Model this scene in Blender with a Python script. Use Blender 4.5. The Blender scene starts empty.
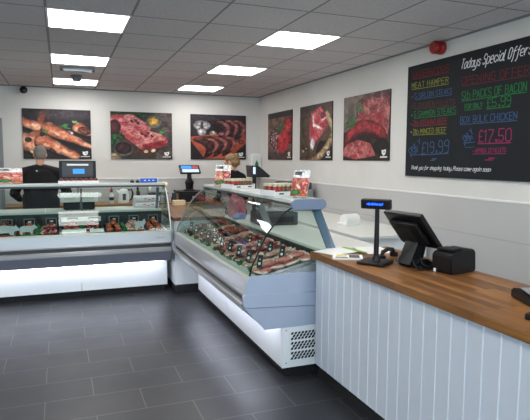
import bpy, bmesh, math, random
import numpy as np
from mathutils import Vector, Matrix, Euler
random.seed(7)
PI = math.pi
C = bpy.context.scene.collection
SC = bpy.context.scene

# ------------------------------------------------------------------ materials
def lin(c):
    out = []
    for v in c:
        v = v / 255.0
        out.append(v / 12.92 if v <= 0.04045 else ((v + 0.055) / 1.055) ** 2.4)
    return tuple(out) + (1.0,)

def base_mat(name):
    m = bpy.data.materials.new(name); m.use_nodes = True
    nt = m.node_tree
    return m, nt, nt.nodes['Principled BSDF'], nt.nodes['Material Output']

def mat(name, c, rough=0.5, metal=0.0, var=0.0, scale=20.0, spec=0.5, bump=0.0):
    m, nt, b, o = base_mat(name)
    b.inputs['Roughness'].default_value = rough
    b.inputs['Metallic'].default_value = metal
    b.inputs['Specular IOR Level'].default_value = spec
    b.inputs['Base Color'].default_value = lin(c)
    if var or bump:
        tc = nt.nodes.new('ShaderNodeTexCoord')
        n = nt.nodes.new('ShaderNodeTexNoise'); n.inputs['Scale'].default_value = scale; n.inputs['Detail'].default_value = 4
        nt.links.new(tc.outputs['Object'], n.inputs['Vector'])
        if var:
            r = nt.nodes.new('ShaderNodeValToRGB')
            r.color_ramp.elements[0].position = 0.3; r.color_ramp.elements[1].position = 0.7
            r.color_ramp.elements[0].color = lin([v * (1 - var) for v in c])
            r.color_ramp.elements[1].color = lin([min(255, v * (1 + var)) for v in c])
            nt.links.new(n.outputs['Fac'], r.inputs['Fac']); nt.links.new(r.outputs['Color'], b.inputs['Base Color'])
        if bump:
            bp = nt.nodes.new('ShaderNodeBump'); bp.inputs['Strength'].default_value = bump; bp.inputs['Distance'].default_value = 0.01
            nt.links.new(n.outputs['Fac'], bp.inputs['Height']); nt.links.new(bp.outputs['Normal'], b.inputs['Normal'])
    return m

def emit(name, c, s):
    m = bpy.data.materials.new(name); m.use_nodes = True
    nt = m.node_tree; nt.nodes.clear()
    o = nt.nodes.new('ShaderNodeOutputMaterial'); e = nt.nodes.new('ShaderNodeEmission')
    e.inputs['Color'].default_value = lin(c); e.inputs['Strength'].default_value = s
    nt.links.new(e.outputs[0], o.inputs[0]); return m

def glass_mat(name, tint=(238, 246, 244), lo=0.018, hi=0.5):
    m = bpy.data.materials.new(name); m.use_nodes = True
    nt = m.node_tree; nt.nodes.clear()
    o = nt.nodes.new('ShaderNodeOutputMaterial')
    t = nt.nodes.new('ShaderNodeBsdfTransparent'); t.inputs['Color'].default_value = lin(tint)
    g = nt.nodes.new('ShaderNodeBsdfGlossy'); g.inputs['Roughness'].default_value = 0.02
    lw = nt.nodes.new('ShaderNodeLayerWeight'); lw.inputs['Blend'].default_value = 0.5
    p = nt.nodes.new('ShaderNodeMath'); p.operation = 'POWER'; p.inputs[1].default_value = 4.0
    mr = nt.nodes.new('ShaderNodeMapRange'); mr.inputs['To Min'].default_value = lo; mr.inputs['To Max'].default_value = hi
    mx = nt.nodes.new('ShaderNodeMixShader')
    nt.links.new(lw.outputs['Facing'], p.inputs[0]); nt.links.new(p.outputs[0], mr.inputs['Value'])
    nt.links.new(mr.outputs[0], mx.inputs[0]); nt.links.new(t.outputs[0], mx.inputs[1]); nt.links.new(g.outputs[0], mx.inputs[2])
    nt.links.new(mx.outputs[0], o.inputs[0]); return m

def meat_mat(name, dark, midc, fat, scale=28, fatpos=0.62):
    m, nt, b, o = base_mat(name)
    tc = nt.nodes.new('ShaderNodeTexCoord')
    n = nt.nodes.new('ShaderNodeTexNoise'); n.inputs['Scale'].default_value = scale; n.inputs['Detail'].default_value = 5; n.inputs['Distortion'].default_value = 1.2
    r = nt.nodes.new('ShaderNodeValToRGB')
    r.color_ramp.elements[0].position = 0.32; r.color_ramp.elements[0].color = lin(dark)
    r.color_ramp.elements[1].position = fatpos + 0.1; r.color_ramp.elements[1].color = lin(fat)
    e = r.color_ramp.elements.new(fatpos - 0.08); e.color = lin(midc)
    nt.links.new(tc.outputs['Object'], n.inputs['Vector']); nt.links.new(n.outputs['Fac'], r.inputs['Fac'])
    nt.links.new(r.outputs['Color'], b.inputs['Base Color'])
    b.inputs['Roughness'].default_value = 0.3
    return m

def wood_mat(name, c1, c2, c3, axis_long='Y', bw=0.6, bh=0.045):
    m, nt, b, o = base_mat(name)
    tc = nt.nodes.new('ShaderNodeTexCoord')
    sp = nt.nodes.new('ShaderNodeSeparateXYZ'); cb = nt.nodes.new('ShaderNodeCombineXYZ')
    nt.links.new(tc.outputs['Object'], sp.inputs[0])
    a, bb = ('Y', 'X') if axis_long == 'Y' else ('X', 'Y')
    nt.links.new(sp.outputs[a], cb.inputs['X'])
    ad = nt.nodes.new('ShaderNodeMath'); ad.operation = 'ADD'
    nt.links.new(sp.outputs[bb], ad.inputs[0]); nt.links.new(sp.outputs['Z'], ad.inputs[1])
    nt.links.new(ad.outputs[0], cb.inputs['Y'])
    br = nt.nodes.new('ShaderNodeTexBrick')
    br.inputs['Scale'].default_value = 1.0; br.inputs['Brick Width'].default_value = bw; br.inputs['Row Height'].default_value = bh
    br.inputs['Mortar Size'].default_value = 0.0006; br.inputs['Bias'].default_value = 0.0
    br.inputs['Color1'].default_value = lin(c1); br.inputs['Color2'].default_value = lin(c2); br.inputs['Mortar'].default_value = lin(c3)
    nt.links.new(cb.outputs[0], br.inputs['Vector'])
    mp = nt.nodes.new('ShaderNodeMapping'); mp.inputs['Scale'].default_value = (3.0, 55, 55)
    nt.links.new(cb.outputs[0], mp.inputs['Vector'])
    n = nt.nodes.new('ShaderNodeTexNoise'); n.inputs['Scale'].default_value = 1.0; n.inputs['Detail'].default_value = 6
    nt.links.new(mp.outputs[0], n.inputs['Vector'])
    mx = nt.nodes.new('ShaderNodeMix'); mx.data_type = 'RGBA'; mx.blend_type = 'MULTIPLY'; mx.inputs[0].default_value = 0.6
    rr = nt.nodes.new('ShaderNodeValToRGB')
    rr.color_ramp.elements[0].position = 0.3; rr.color_ramp.elements[0].color = (0.35, 0.3, 0.26, 1)
    rr.color_ramp.elements[1].position = 0.65; rr.color_ramp.elements[1].color = (1, 1, 1, 1)
    nt.links.new(n.outputs['Fac'], rr.inputs['Fac'])
    nt.links.new(br.outputs['Color'], mx.inputs[6]); nt.links.new(rr.outputs['Color'], mx.inputs[7])
    nt.links.new(mx.outputs[2], b.inputs['Base Color'])
    b.inputs['Roughness'].default_value = 0.38
    return m

def vcol_mat(name, rough=0.45):
    m, nt, b, o = base_mat(name)
    a = nt.nodes.new('ShaderNodeVertexColor'); a.layer_name = 'ink'
    nt.links.new(a.outputs['Color'], b.inputs['Base Color']); b.inputs['Roughness'].default_value = rough
    b.inputs['Specular IOR Level'].default_value = 0.3
    return m

def brick_surface(name, c_tile, c_line, bw, bh, sx, sy, offset, mortar, rough, var=0.15, nscale=2.0, rvar=0.0, bump=0.0):
    m, nt, b, o = base_mat(name)
    tc = nt.nodes.new('ShaderNodeTexCoord')
    mp = nt.nodes.new('ShaderNodeMapping'); mp.inputs['Location'].default_value = (-sx, -sy, 0)
    nt.links.new(tc.outputs['Object'], mp.inputs['Vector'])
    br = nt.nodes.new('ShaderNodeTexBrick'); br.offset = offset; br.offset_frequency = 2
    br.inputs['Scale'].default_value = 1.0; br.inputs['Brick Width'].default_value = bw; br.inputs['Row Height'].default_value = bh
    br.inputs['Mortar Size'].default_value = mortar; br.inputs['Mortar Smooth'].default_value = 0.2
    br.inputs['Color1'].default_value = lin([v * (1 - var) for v in c_tile]); br.inputs['Color2'].default_value = lin([min(255, v * (1 + var)) for v in c_tile])
    br.inputs['Mortar'].default_value = lin(c_line)
    nt.links.new(mp.outputs[0], br.inputs['Vector'])
    n = nt.nodes.new('ShaderNodeTexNoise'); n.inputs['Scale'].default_value = nscale; n.inputs['Detail'].default_value = 8
    nt.links.new(tc.outputs['Object'], n.inputs['Vector'])
    mx = nt.nodes.new('ShaderNodeMix'); mx.data_type = 'RGBA'; mx.blend_type = 'MULTIPLY'; mx.inputs[0].default_value = 0.45
    nt.links.new(br.outputs['Color'], mx.inputs[6]); nt.links.new(n.outputs['Fac'], mx.inputs[7])
    nt.links.new(mx.outputs[2], b.inputs['Base Color'])
    b.inputs['Roughness'].default_value = rough
    if rvar:
        mr = nt.nodes.new('ShaderNodeMapRange'); mr.inputs['To Min'].default_value = rough - rvar; mr.inputs['To Max'].default_value = rough + rvar
        nt.links.new(n.outputs['Fac'], mr.inputs['Value']); nt.links.new(mr.outputs[0], b.inputs['Roughness'])
    if bump:
        bp = nt.nodes.new('ShaderNodeBump'); bp.inputs['Strength'].default_value = bump; bp.inputs['Distance'].default_value = 0.004
        nt.links.new(br.outputs['Fac'], bp.inputs['Height']); bp.invert = True
        nt.links.new(bp.outputs['Normal'], b.inputs['Normal'])
    return m

M = {}
M['wall'] = mat('wall_paint', (208, 206, 202), 0.85, var=0.012, scale=3)
M['clad'] = mat('wall_cladding', (184, 183, 182), 0.35, var=0.01, scale=2)
M['trimw'] = mat('trim_white', (222, 221, 219), 0.4)
M['joint'] = mat('joint_grey', (165, 165, 165), 0.6)
M['door'] = mat('door_grey', (150, 152, 156), 0.5)
M['floor'] = brick_surface('slate_floor', (45, 45, 50), (96, 95, 95), 0.61, 0.31, 0.165, 3.95, 0.5, 0.0035, 0.42, 0.07, 3.5, 0.10, 0.25)
M['ceil'] = brick_surface('ceiling_tiles', (226, 220, 222), (160, 154, 154), 0.606, 0.6, -0.065, 4.24, 0.0, 0.011, 0.9, 0.01, 60.0)
M['light'] = emit('light_panel', (255, 253, 250), 8.0)
M['strip'] = emit('kick_light', (235, 240, 255), 16.0)
M['white'] = mat('white_laminate', (228, 230, 232), 0.35)
M['whitep'] = mat('white_plastic', (225, 226, 226), 0.4)
M['steel'] = mat('brushed_steel', (190, 192, 194), 0.32, 0.9, var=0.04, scale=30)
M['bump'] = mat('aluminium_bumper', (170, 170, 173), 0.32, 0.45)
M['ledge'] = mat('ledge_grey_green', (170, 174, 164), 0.3)
M['apron'] = mat('apron_grey', (146, 149, 162), 0.4)
M['bluegrey'] = mat('end_panel_blue_grey', (162, 172, 192), 0.45, var=0.01, scale=6)
M['capblue'] = mat('cap_blue_grey', (112, 126, 150), 0.4)
M['cream'] = mat('cream_plastic', (214, 200, 162), 0.5)
M['shelf'] = mat('shelf_pale', (196, 203, 198), 0.25)
M['deck'] = mat('deck_white', (214, 216, 210), 0.3)
M['dark'] = mat('case_dark', (52, 54, 56), 0.45, var=0.1, scale=30)
M['black'] = mat('black_plastic', (15, 15, 18), 0.42, spec=0.35)
M['blackm'] = mat('black_matt', (15, 15, 17), 0.7)
M['darkgrey'] = mat('dark_grey_plastic', (62, 64, 68), 0.45)
M['midgrey'] = mat('mid_grey', (128, 130, 132), 0.5)
M['board'] = mat('chalkboard_black', (23, 27, 32), 0.7, var=0.06, scale=4, spec=0.25)
M['panel'] = mat('counter_panel', (197, 203, 214), 0.4)
M['glint_bead'] = mat('panel_groove_glint', (212, 217, 226), 0.35)
M['wood'] = wood_mat('worktop_oak', (150, 102, 54), (102, 67, 36), (70, 45, 24), 'Y')
M['woodx'] = wood_mat('back_worktop_oak', (176, 128, 80), (150, 104, 62), (90, 60, 34), 'X')
M['glass'] = glass_mat('case_glass')
M['acryl'] = glass_mat('acrylic', (245, 247, 247), 0.04, 0.4)
M['tagw'] = mat('tag_white', (226, 226, 222), 0.5)
M['green'] = mat('parsley_green', (34, 116, 56), 0.5, var=0.35, scale=60)
M['green2'] = mat('dispenser_green', (20, 110, 60), 0.4)
M['red'] = mat('sounder_red', (150, 22, 22), 0.35)
M['paper'] = mat('paper_white', (232, 231, 228), 0.7)
M['lime'] = mat('paper_lime', (130, 176, 60), 0.6)
M['yellow'] = mat('label_yellow', (214, 196, 90), 0.6)
M['navy'] = mat('navy_plastic', (36, 44, 70), 0.4)
M['blue'] = mat('packet_blue', (32, 84, 190), 0.4)
M['bagblue'] = mat('bag_blue', (70, 110, 178), 0.45, var=0.2, scale=14)
M['bagred'] = mat('bag_pink', (172, 74, 88), 0.45, var=0.35, scale=14)
M['bagwhite'] = mat('bag_white', (222, 214, 216), 0.4, var=0.04, scale=12)
M['pink'] = mat('pink_print', (196, 96, 122), 0.6)
M['lcd'] = emit('lcd_blue', (70, 140, 235), 0.9)
M['lcdpale'] = emit('lcd_pale', (190, 210, 235), 0.8)
M['vfd'] = emit('display_blue', (20, 60, 255), 4.0)
M['skin'] = mat('skin', (196, 146, 122), 0.5, var=0.04, scale=14)
M['hairg'] = mat('grey_hair', (112, 106, 100), 0.8, var=0.2, scale=90, bump=0.3)
M['hairb'] = mat('blonde_hair', (122, 96, 64), 0.6, var=0.35, scale=50, bump=0.4)
M['cloth'] = mat('black_cloth', (9, 9, 12), 0.9, var=0.15, scale=25, bump=0.15)
M['apronc'] = mat('charcoal_apron', (30, 31, 36), 0.9, var=0.12, scale=25)
M['jarlid'] = mat('jar_lid', (196, 186, 160), 0.4)
M['jarred'] = mat('jar_red', (150, 44, 40), 0.35, var=0.3, scale=40)
M['jarbrown'] = mat('jar_brown', (110, 78, 56), 0.35, var=0.3, scale=40)
M['sign'] = mat('sign_grey', (196, 198, 198), 0.5)
M['ink'] = vcol_mat('printed_picture')
for k, c in dict(cred=(116, 29, 35), cyel=(154, 154, 54), cblu=(63, 98, 147), cbrn=(107, 54, 38), cgrn=(33, 132, 65), cred2=(154, 35, 38), cwht=(225, 225, 228), cpnk=(172, 42, 107)).items():
    M[k] = mat('chalk_' + k, [v * (.86 if k != 'cwht' else 1) for v in c], 0.9)
MEAT = {
    'pinkchop': meat_mat('meat_pink', (178, 84, 78), (214, 124, 112), (240, 206, 192)),
    'red': meat_mat('meat_red', (104, 18, 22), (160, 40, 42), (226, 170, 158), 30, 0.66),
    'dark': meat_mat('meat_dark', (70, 18, 22), (116, 34, 34), (176, 110, 96), 30, 0.68),
    'pale': meat_mat('meat_pale', (196, 124, 108), (216, 160, 142), (238, 214, 202), 34),
    'orange': meat_mat('meat_orange', (120, 44, 18), (186, 78, 34), (226, 140, 92), 26, 0.62),
    'sausage': meat_mat('meat_sausage', (150, 80, 68), (186, 116, 98), (222, 178, 160), 60),
}
M['fat'] = mat('fat_rim', (236, 216, 200), 0.4)

# ------------------------------------------------------------------ mesh helpers
def link(name, bm, m, parent=None, smooth=False, normals=True):
    if normals: bmesh.ops.recalc_face_normals(bm, faces=bm.faces[:])
    me = bpy.data.meshes.new(name); bm.to_mesh(me); bm.free()
    for x in (m if isinstance(m, (list, tuple)) else [m]): me.materials.append(x)
    if smooth:
        me.polygons.foreach_set('use_smooth', [True] * len(me.polygons))
    o = bpy.data.objects.new(name, me); C.objects.link(o)
    if parent: o.parent = parent
    return o

def autosmooth(o, ang=35):
    me = o.data
    me.polygons.foreach_set('use_smooth', [True] * len(me.polygons))
    bm = bmesh.new(); bm.from_mesh(me)
    for e in bm.edges:
        if len(e.link_faces) != 2 or e.calc_face_angle(0) > math.radians(ang): e.smooth = False
    bm.to_mesh(me); bm.free(); return o

def tag(o, label=None, cat=None, group=None, kind=None):
    if label: o['label'] = label
    if cat: o['category'] = cat
    if group: o['group'] = group
    if kind: o['kind'] = kind
    return o

def thing(name, label, cat, loc=(0, 0, 0), rz=0, group=None, rx=0):
    o = bpy.data.objects.new(name, None); C.objects.link(o)
    o.location = loc; o.rotation_euler = (rx, 0, rz); o.empty_display_size = 0.05
    return tag(o, label, cat, group)

def box(bm, c, s, bev=0.0, rot=None, seg=2, mi=0):
    r = bmesh.ops.create_cube(bm, size=1.0)
    vs = r['verts']
    mtx = Matrix.Translation(c) @ (rot.to_matrix().to_4x4() if rot else Matrix()) @ Matrix.Diagonal((*s, 1))
    bmesh.ops.transform(bm, matrix=mtx, verts=vs)
    fs = list({f for v in vs for f in v.link_faces})
    if mi:
        for f in fs: f.material_index = mi
    if bev:
        es = list({e for v in vs for e in v.link_edges})
        bmesh.ops.bevel(bm, geom=es, offset=bev, segments=seg, affect='EDGES', profile=0.6)

def bxx(bm, x0, x1, y0, y1, z0, z1, bev=0.0, mi=0):
    box(bm, ((x0 + x1) / 2, (y0 + y1) / 2, (z0 + z1) / 2), (abs(x1 - x0), abs(y1 - y0), abs(z1 - z0)), bev, mi=mi)

def cyl(bm, p0, p1, r0, r1=None, n=16, mi=0):
    p0 = Vector(p0); p1 = Vector(p1); r1 = r0 if r1 is None else r1
    d = p1 - p0
    q = d.to_track_quat('Z', 'Y').to_matrix().to_4x4()
    r = bmesh.ops.create_cone(bm, cap_ends=True, cap_tris=False, segments=n, radius1=r0, radius2=r1, depth=d.length)
    bmesh.ops.transform(bm, matrix=Matrix.Translation((p0 + p1) / 2) @ q, verts=r['verts'])
    if mi:
        for f in {f for v in r['verts'] for f in v.link_faces}: f.material_index = mi

def tube(bm, pts, r, n=8):
    pts = [Vector(p) for p in pts]; rings = []
    for i, p in enumerate(pts):
        d = (pts[min(i + 1, len(pts) - 1)] - pts[max(i - 1, 0)]).normalized()
        up = Vector((1, 0, 0)) if abs(d.x) < 0.9 else Vector((0, 1, 0))
        a = d.cross(up).normalized(); b = d.cross(a)
        rings.append([bm.verts.new(p + r * (math.cos(2 * PI * k / n) * a + math.sin(2 * PI * k / n) * b)) for k in range(n)])
    for i in range(len(rings) - 1):
        for k in range(n):
            bm.faces.new((rings[i][k], rings[i][(k + 1) % n], rings[i + 1][(k + 1) % n], rings[i + 1][k]))
    bm.faces.new(rings[0]); bm.faces.new(rings[-1])

def prism(bm, pts, x0, x1, axis='X', mi=0):
    def mk(p, t):
        return (t, p[0], p[1]) if axis == 'X' else ((p[0], t, p[1]) if axis == 'Y' else (p[0], p[1], t))
    a = [bm.verts.new(mk(p, x0)) for p in pts]; b = [bm.verts.new(mk(p, x1)) for p in pts]
    n = len(pts); fs = []
    for i in range(n):
        fs.append(bm.faces.new((a[i], a[(i + 1) % n], b[(i + 1) % n], b[i])))
    fs.append(bm.faces.new(a)); fs.append(bm.faces.new(b))
    for f in fs: f.material_index = mi

def lathe(bm, prof, c=(0, 0, 0), n=20, mi=0):
    rings = []
    for r, z in prof:
        rings.append([bm.verts.new((c[0] + r * math.cos(2 * PI * k / n), c[1] + r * math.sin(2 * PI * k / n), c[2] + z)) for k in range(n)])
    fs = []
    for i in range(len(rings) - 1):
        for k in range(n): fs.append(bm.faces.new((rings[i][k], rings[i][(k + 1) % n], rings[i + 1][(k + 1) % n], rings[i + 1][k])))
    fs.append(bm.faces.new(rings[0])); fs.append(bm.faces.new(rings[-1]))
    for f in fs: f.material_index = mi

def part(name, parent, m, fn, smooth=False, label=None):
    bm = bmesh.new(); fn(bm); o = link(name, bm, m, parent)
    if smooth: autosmooth(o)
    if label: o['label'] = label
    return o

def copy_tree(o, parent=None):
    c = o.copy(); C.objects.link(c)
    if parent: c.parent = parent
    for ch in [x for x in C.objects if x.parent == o]: copy_tree(ch, c)
    return c

def struct(name, m, fn, parent=None, smooth=False):
    o = part(name, parent, m, fn, smooth)
    if not parent: o['kind'] = 'structure'
    return o

# ------------------------------------------------------------------ room
XL, XR, YF, YB, ZC = -3.2, 3.3, -1.4, 8.87, 2.68
struct('floor', M['floor'], lambda b: bxx(b, XL - .1, XR + .1, YF - .1, YB + .1, -.1, 0))
struct('ceiling', M['ceil'], lambda b: bxx(b, XL - .1, XR + .1, YF - .1, YB + .1, ZC, ZC + .1))
struct('wall_back', M['wall'], lambda b: (bxx(b, -0.79, XR + .1, YB, YB + .1, 0, ZC), bxx(b, XL, -0.79, YB, YB + .1, 2.19, ZC), bxx(b, XL, -1.75, YB, YB + .1, 0, 2.19)))
struct('wall_right', M['wall'], lambda b: bxx(b, XR, XR + .1, YF, YB, 0, ZC))
struct('wall_left', M['wall'], lambda b: bxx(b, XL - .1, XL, YF, YB, 0, ZC))
struct('wall_front', M['wall'], lambda b: (bxx(b, XL, XR, YF - .1, YF, 2.5, ZC), bxx(b, XL, -2.9, YF - .1, YF, 0, 2.5), bxx(b, 3.0, XR, YF - .1, YF, 0, 2.5), bxx(b, -2.9, 3.0, YF - .1, YF, 0, .12)))
w = struct('window_1', M['darkgrey'], lambda b: [bxx(b, x - .03, x + .03, YF - .09, YF - .03, .12, 2.5) for x in (-2.87, -1.0, 0.9, 2.97)])
struct('window_pane', M['glass'], lambda b: bxx(b, -2.84, 2.94, YF - .065, YF - .06, .14, 2.48), w)
d1 = struct('door_1', M['door'], lambda b: bxx(b, -1.71, -0.84, YB + .02, YB + .06, 0.0, 2.14))
struct('door_frame', M['midgrey'], lambda b: (bxx(b, -0.84, -0.79, YB - .01, YB + .09, 0, 2.19), bxx(b, -1.75, -1.71, YB - .01, YB + .09, 0, 2.19), bxx(b, -1.71, -0.84, YB - .01, YB + .09, 2.14, 2.19)), d1)
struct('door_handle', M['steel'], lambda b: (cyl(b, (-.93, YB + .02, 1.02), (-.93, YB - .04, 1.02), .012), cyl(b, (-.93, YB - .04, 1.02), (-1.05, YB - .04, 1.02), .01)), d1)
# hygienic cladding boards below the dado on both walls, with cap trims and joints
for nm, z0, z1 in (('lower', 0, .955), ('upper', .963, 1.262)):
    struct('wall_right.001' if nm == 'lower' else 'wall_right.002', M['clad'], lambda b: bxx(b, XR - .012, XR, YF, YB, z0, z1))
    struct('wall_back.001' if nm == 'lower' else 'wall_back.002', M['clad'], lambda b: bxx(b, -0.79, XR - .012, YB - .012, YB, z0, z1))
struct('trim_1', M['trimw'], lambda b: bxx(b, XR - .018, XR, YF, YB, 1.262, 1.28, .003))
struct('trim_2', M['trimw'], lambda b: bxx(b, -0.79, XR - .018, YB - .018, YB, 1.262, 1.28, .003))
struct('trim_3', M['joint'], lambda b: bxx(b, XR - .009, XR, YF, YB, .955, .963))
struct('trim_4', M['joint'], lambda b: bxx(b, -0.79, XR - .012, YB - .009, YB, .955, .963))
struct('trim_5', M['midgrey'], lambda b: (bxx(b, XR - .02, XR, YF, YB, ZC - .015, ZC - .0005), bxx(b, XL, XR - .02, YB - .02, YB, ZC - .015, ZC - .0005)))

# ceiling light panels, each in its own grid cell
gx = lambda c: -0.065 + 0.606 * c
def ceiling_light(cx, cy, label):
    t = thing('ceiling_light', label, 'ceiling light', (cx, cy, ZC), 0, 'square white light panels in the tiled ceiling')
    def fr(b):
        for s in (-1, 1):
            bxx(b, s * .297 - .008, s * .297 + .008, -.297, .297, -.006, -.0005)
            bxx(b, -.289, .289, s * .29 - .008, s * .29 + .008, -.006, -.0005)
    part('frame', t, M['trimw'], fr)
    part('diffuser', t, M['light'], lambda b: bxx(b, -.287, .287, -.281, .281, -.004, -.001))
    return t
where = {4.24: 'nearest', 6.04: 'middle', 7.84: 'farthest'}
for col, nm in ((0, 'over the man'), (3, 'towards the meat picture wall')):
    for y0 in (4.24, 6.04, 7.84, 2.44, 0.64, -1.16):
        if y0 in where:
            lb = 'square white ceiling light panel, %s in its row %s' % (where[y0], 'ending above the man in black' if col == 0 else 'ending above the woman in black')
        else:
            lb = 'square white ceiling light panel behind the viewer in the %s row' % ('central' if col == 0 else 'picture wall')
        ceiling_light(gx(col) + .303, y0 + .3, lb)
for y0 in (6.04, 4.24, 2.44, 0.64):  # unseen column of panels added for extra light
    ceiling_light(gx(-3) + .303, y0 + .3, 'unseen square ceiling light panel added for light beyond the door side')

t = thing('emergency_light', 'slim grey emergency light fitting on ceiling between the bright square panels', 'emergency light', (.23, 6.88, ZC))
part('housing', t, M['midgrey'], lambda b: box(b, (0, 0, -.012), (.40, .13, .024), .006))
part('lens', t, mat('lens_grey', (168, 176, 186), .2), lambda b: box(b, (0, 0, -.035), (.33, .10, .025), .01))
for s in (-1, 1): part('end_cap', t, M['darkgrey'], lambda b: box(b, (s * .18, 0, -.033), (.025, .09, .022), .006))
t = thing('smoke_detector', 'round grey smoke detector on ceiling beyond the slim emergency light', 'smoke detector', (.235, 7.5, ZC))
part('base', t, M['midgrey'], lambda b: lathe(b, [(.075, 0), (.075, -.02), (.06, -.03)]), True)
part('sensor_head', t, M['midgrey'], lambda b: lathe(b, [(.055, -.03), (.058, -.06), (.045, -.078), (.01, -.082)]), True)
t = thing('dome_camera', 'small black security camera at top of the back wall above first picture', 'security camera', (-.475, YB, 2.61))
part('wall_mount', t, M['black'], lambda b: cyl(b, (0, 0, .01), (0, -.05, .01), .035), True)
part('camera_ball', t, M['black'], lambda b: bmesh.ops.create_uvsphere(b, u_segments=16, v_segments=10, radius=.055, matrix=Matrix.Translation((0, -.075, 0))), True)
part('lens', t, M['darkgrey'], lambda b: cyl(b, (.01, -.12, -.02), (.012, -.137, -.027), .02), True)
t = thing('alarm_sounder', 'round red fire alarm sounder on wall above the chalkboard', 'fire alarm', (XR, 4.06, 2.615))
part('base', t, M['red'], lambda b: lathe(b, [(.058, 0), (.06, .03), (.05, .045)]), True).rotation_euler = (0, -PI / 2, 0)
part('horn', t, M['red'], lambda b: lathe(b, [(.045, .045), (.056, .055), (.058, .095), (.048, .11), (.02, .105)]), True).rotation_euler = (0, -PI / 2, 0)

# ------------------------------------------------------------------ printed meat pictures (pixel grids painted with numpy)
rng = np.random.default_rng(5)
def vnoise(w, h, n):
    g = rng.random((n + 3, n + 3))
    ys = np.linspace(0, n, h); xs = np.linspace(0, n, w)
    yi = ys.astype(int); xi = xs.astype(int); fy = (ys - yi)[:, None]; fx = (xs - xi)[None, :]
    fy = fy * fy * (3 - 2 * fy); fx = fx * fx * (3 - 2 * fx)
    a = g[np.ix_(yi, xi)]; b = g[np.ix_(yi, xi + 1)]; c = g[np.ix_(yi + 1, xi)]; d = g[np.ix_(yi + 1, xi + 1)]
    return (a * (1 - fx) + b * fx) * (1 - fy) + (c * (1 - fx) + d * fx) * fy

class Art:
    def __init__(s, bg, w=128, h=98):
        s.w, s.h = w, h
        s.X, s.Y = np.meshgrid((np.arange(w) + .5) / w, (np.arange(h) + .5) / h)
        s.a = np.ones((h, w, 3)) * np.array(bg) / 255.0; s.d = None
        s.tex(.25, 14)
    def tex(s, amt, n, mask=None):
        k = 1 + amt * (vnoise(s.w, s.h, n) * 2 - 1)
        k = k[..., None]
        s.a = s.a * k if mask is None else s.a * (1 - mask[..., None]) + s.a * k * mask[..., None]
    def put(s, m, col, col2=None, n=18, amt=.25, thr=None):
        c = np.ones_like(s.a) * np.array(col) / 255.0
        if col2 is not None:
            t = vnoise(s.w, s.h, n) * .65 + vnoise(s.w, s.h, n * 3) * .35
            t = np.clip((t - .35) / .3, 0, 1)[..., None]
            c = c * (1 - t) + t * np.array(col2) / 255.0
        c = c * (1 + amt * (vnoise(s.w, s.h, 40)[..., None] * 2 - 1))
        if s.d is not None:
            c = c * np.clip(1.18 - .62 * np.clip(s.d, 0, 1.1) ** 2.2, .3, 1.2)[..., None]; s.d = None
        s.a = s.a * (1 - m[..., None]) + c * m[..., None]
    def ell(s, cx, cy, rx, ry, ang=0, wob=.12, soft=.12, asp=1.33):
        dx = (s.X - cx) * asp; dy = s.Y - cy
        ca, sa = math.cos(ang), math.sin(ang)
        u = (dx * ca + dy * sa) / rx / asp; v = (-dx * sa + dy * ca) / ry
        d = np.sqrt(u * u + v * v) + wob * (vnoise(s.w, s.h, 9) * 2 - 1)
        s.d = d if soft < .2 and rx * ry > .0012 else None
        return np.clip((1 - d) / soft + .5, 0, 1)
    def band(s, x0, y0, x1, y1, w0, w1=None, wob=.15, bow=0.0):
        w1 = w0 if w1 is None else w1
        dx, dy = x1 - x0, y1 - y0; L = math.hypot(dx, dy)
        t = ((s.X - x0) * dx + (s.Y - y0) * dy) / L / L
        p = ((s.X - x0) * -dy + (s.Y - y0) * dx) / L - bow * 4 * t * (1 - t)
        tc = np.clip(t, 0, 1); e = np.where(t < 0, -t, np.where(t > 1, t - 1, 0)) * L
        wd = w0 + (w1 - w0) * tc
        d = np.sqrt(p * p + e * e) / wd + wob * (vnoise(s.w, s.h, 12) * 2 - 1)
        s.d = d if max(w0, w1) > .03 else None
        return np.clip((1 - d) / .15 + .5, 0, 1)
    def rect(s, x0, y0, x1, y1): return ((s.X > x0) & (s.X < x1) & (s.Y > y0) & (s.Y < y1)).astype(float)
    def poly(s, pts):
        ins = np.zeros((s.h, s.w), bool); j = len(pts) - 1
        for i in range(len(pts)):
            (xi, yi), (xj, yj) = pts[i], pts[j]
            c = ((yi > s.Y) != (yj > s.Y)) & (s.X < (xj - xi) * (s.Y - yi) / (yj - yi + 1e-9) + xi)
            ins ^= c; j = i
        return ins.astype(float)
    def herbs(s, cx, cy, r, n, col=(58, 132, 60)):
        for i in range(n):
            a = random.uniform(0, 2 * PI); q = random.uniform(.3, 1) * r
            x, y = cx + random.uniform(-.4, .4) * r, cy + random.uniform(-.3, .3) * r
            k = random.uniform(.7, 1.25)
            s.put(s.band(x, y, x + q * math.cos(a), y + q * math.sin(a) * .8, .012, .006), [v * k for v in col])

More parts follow.
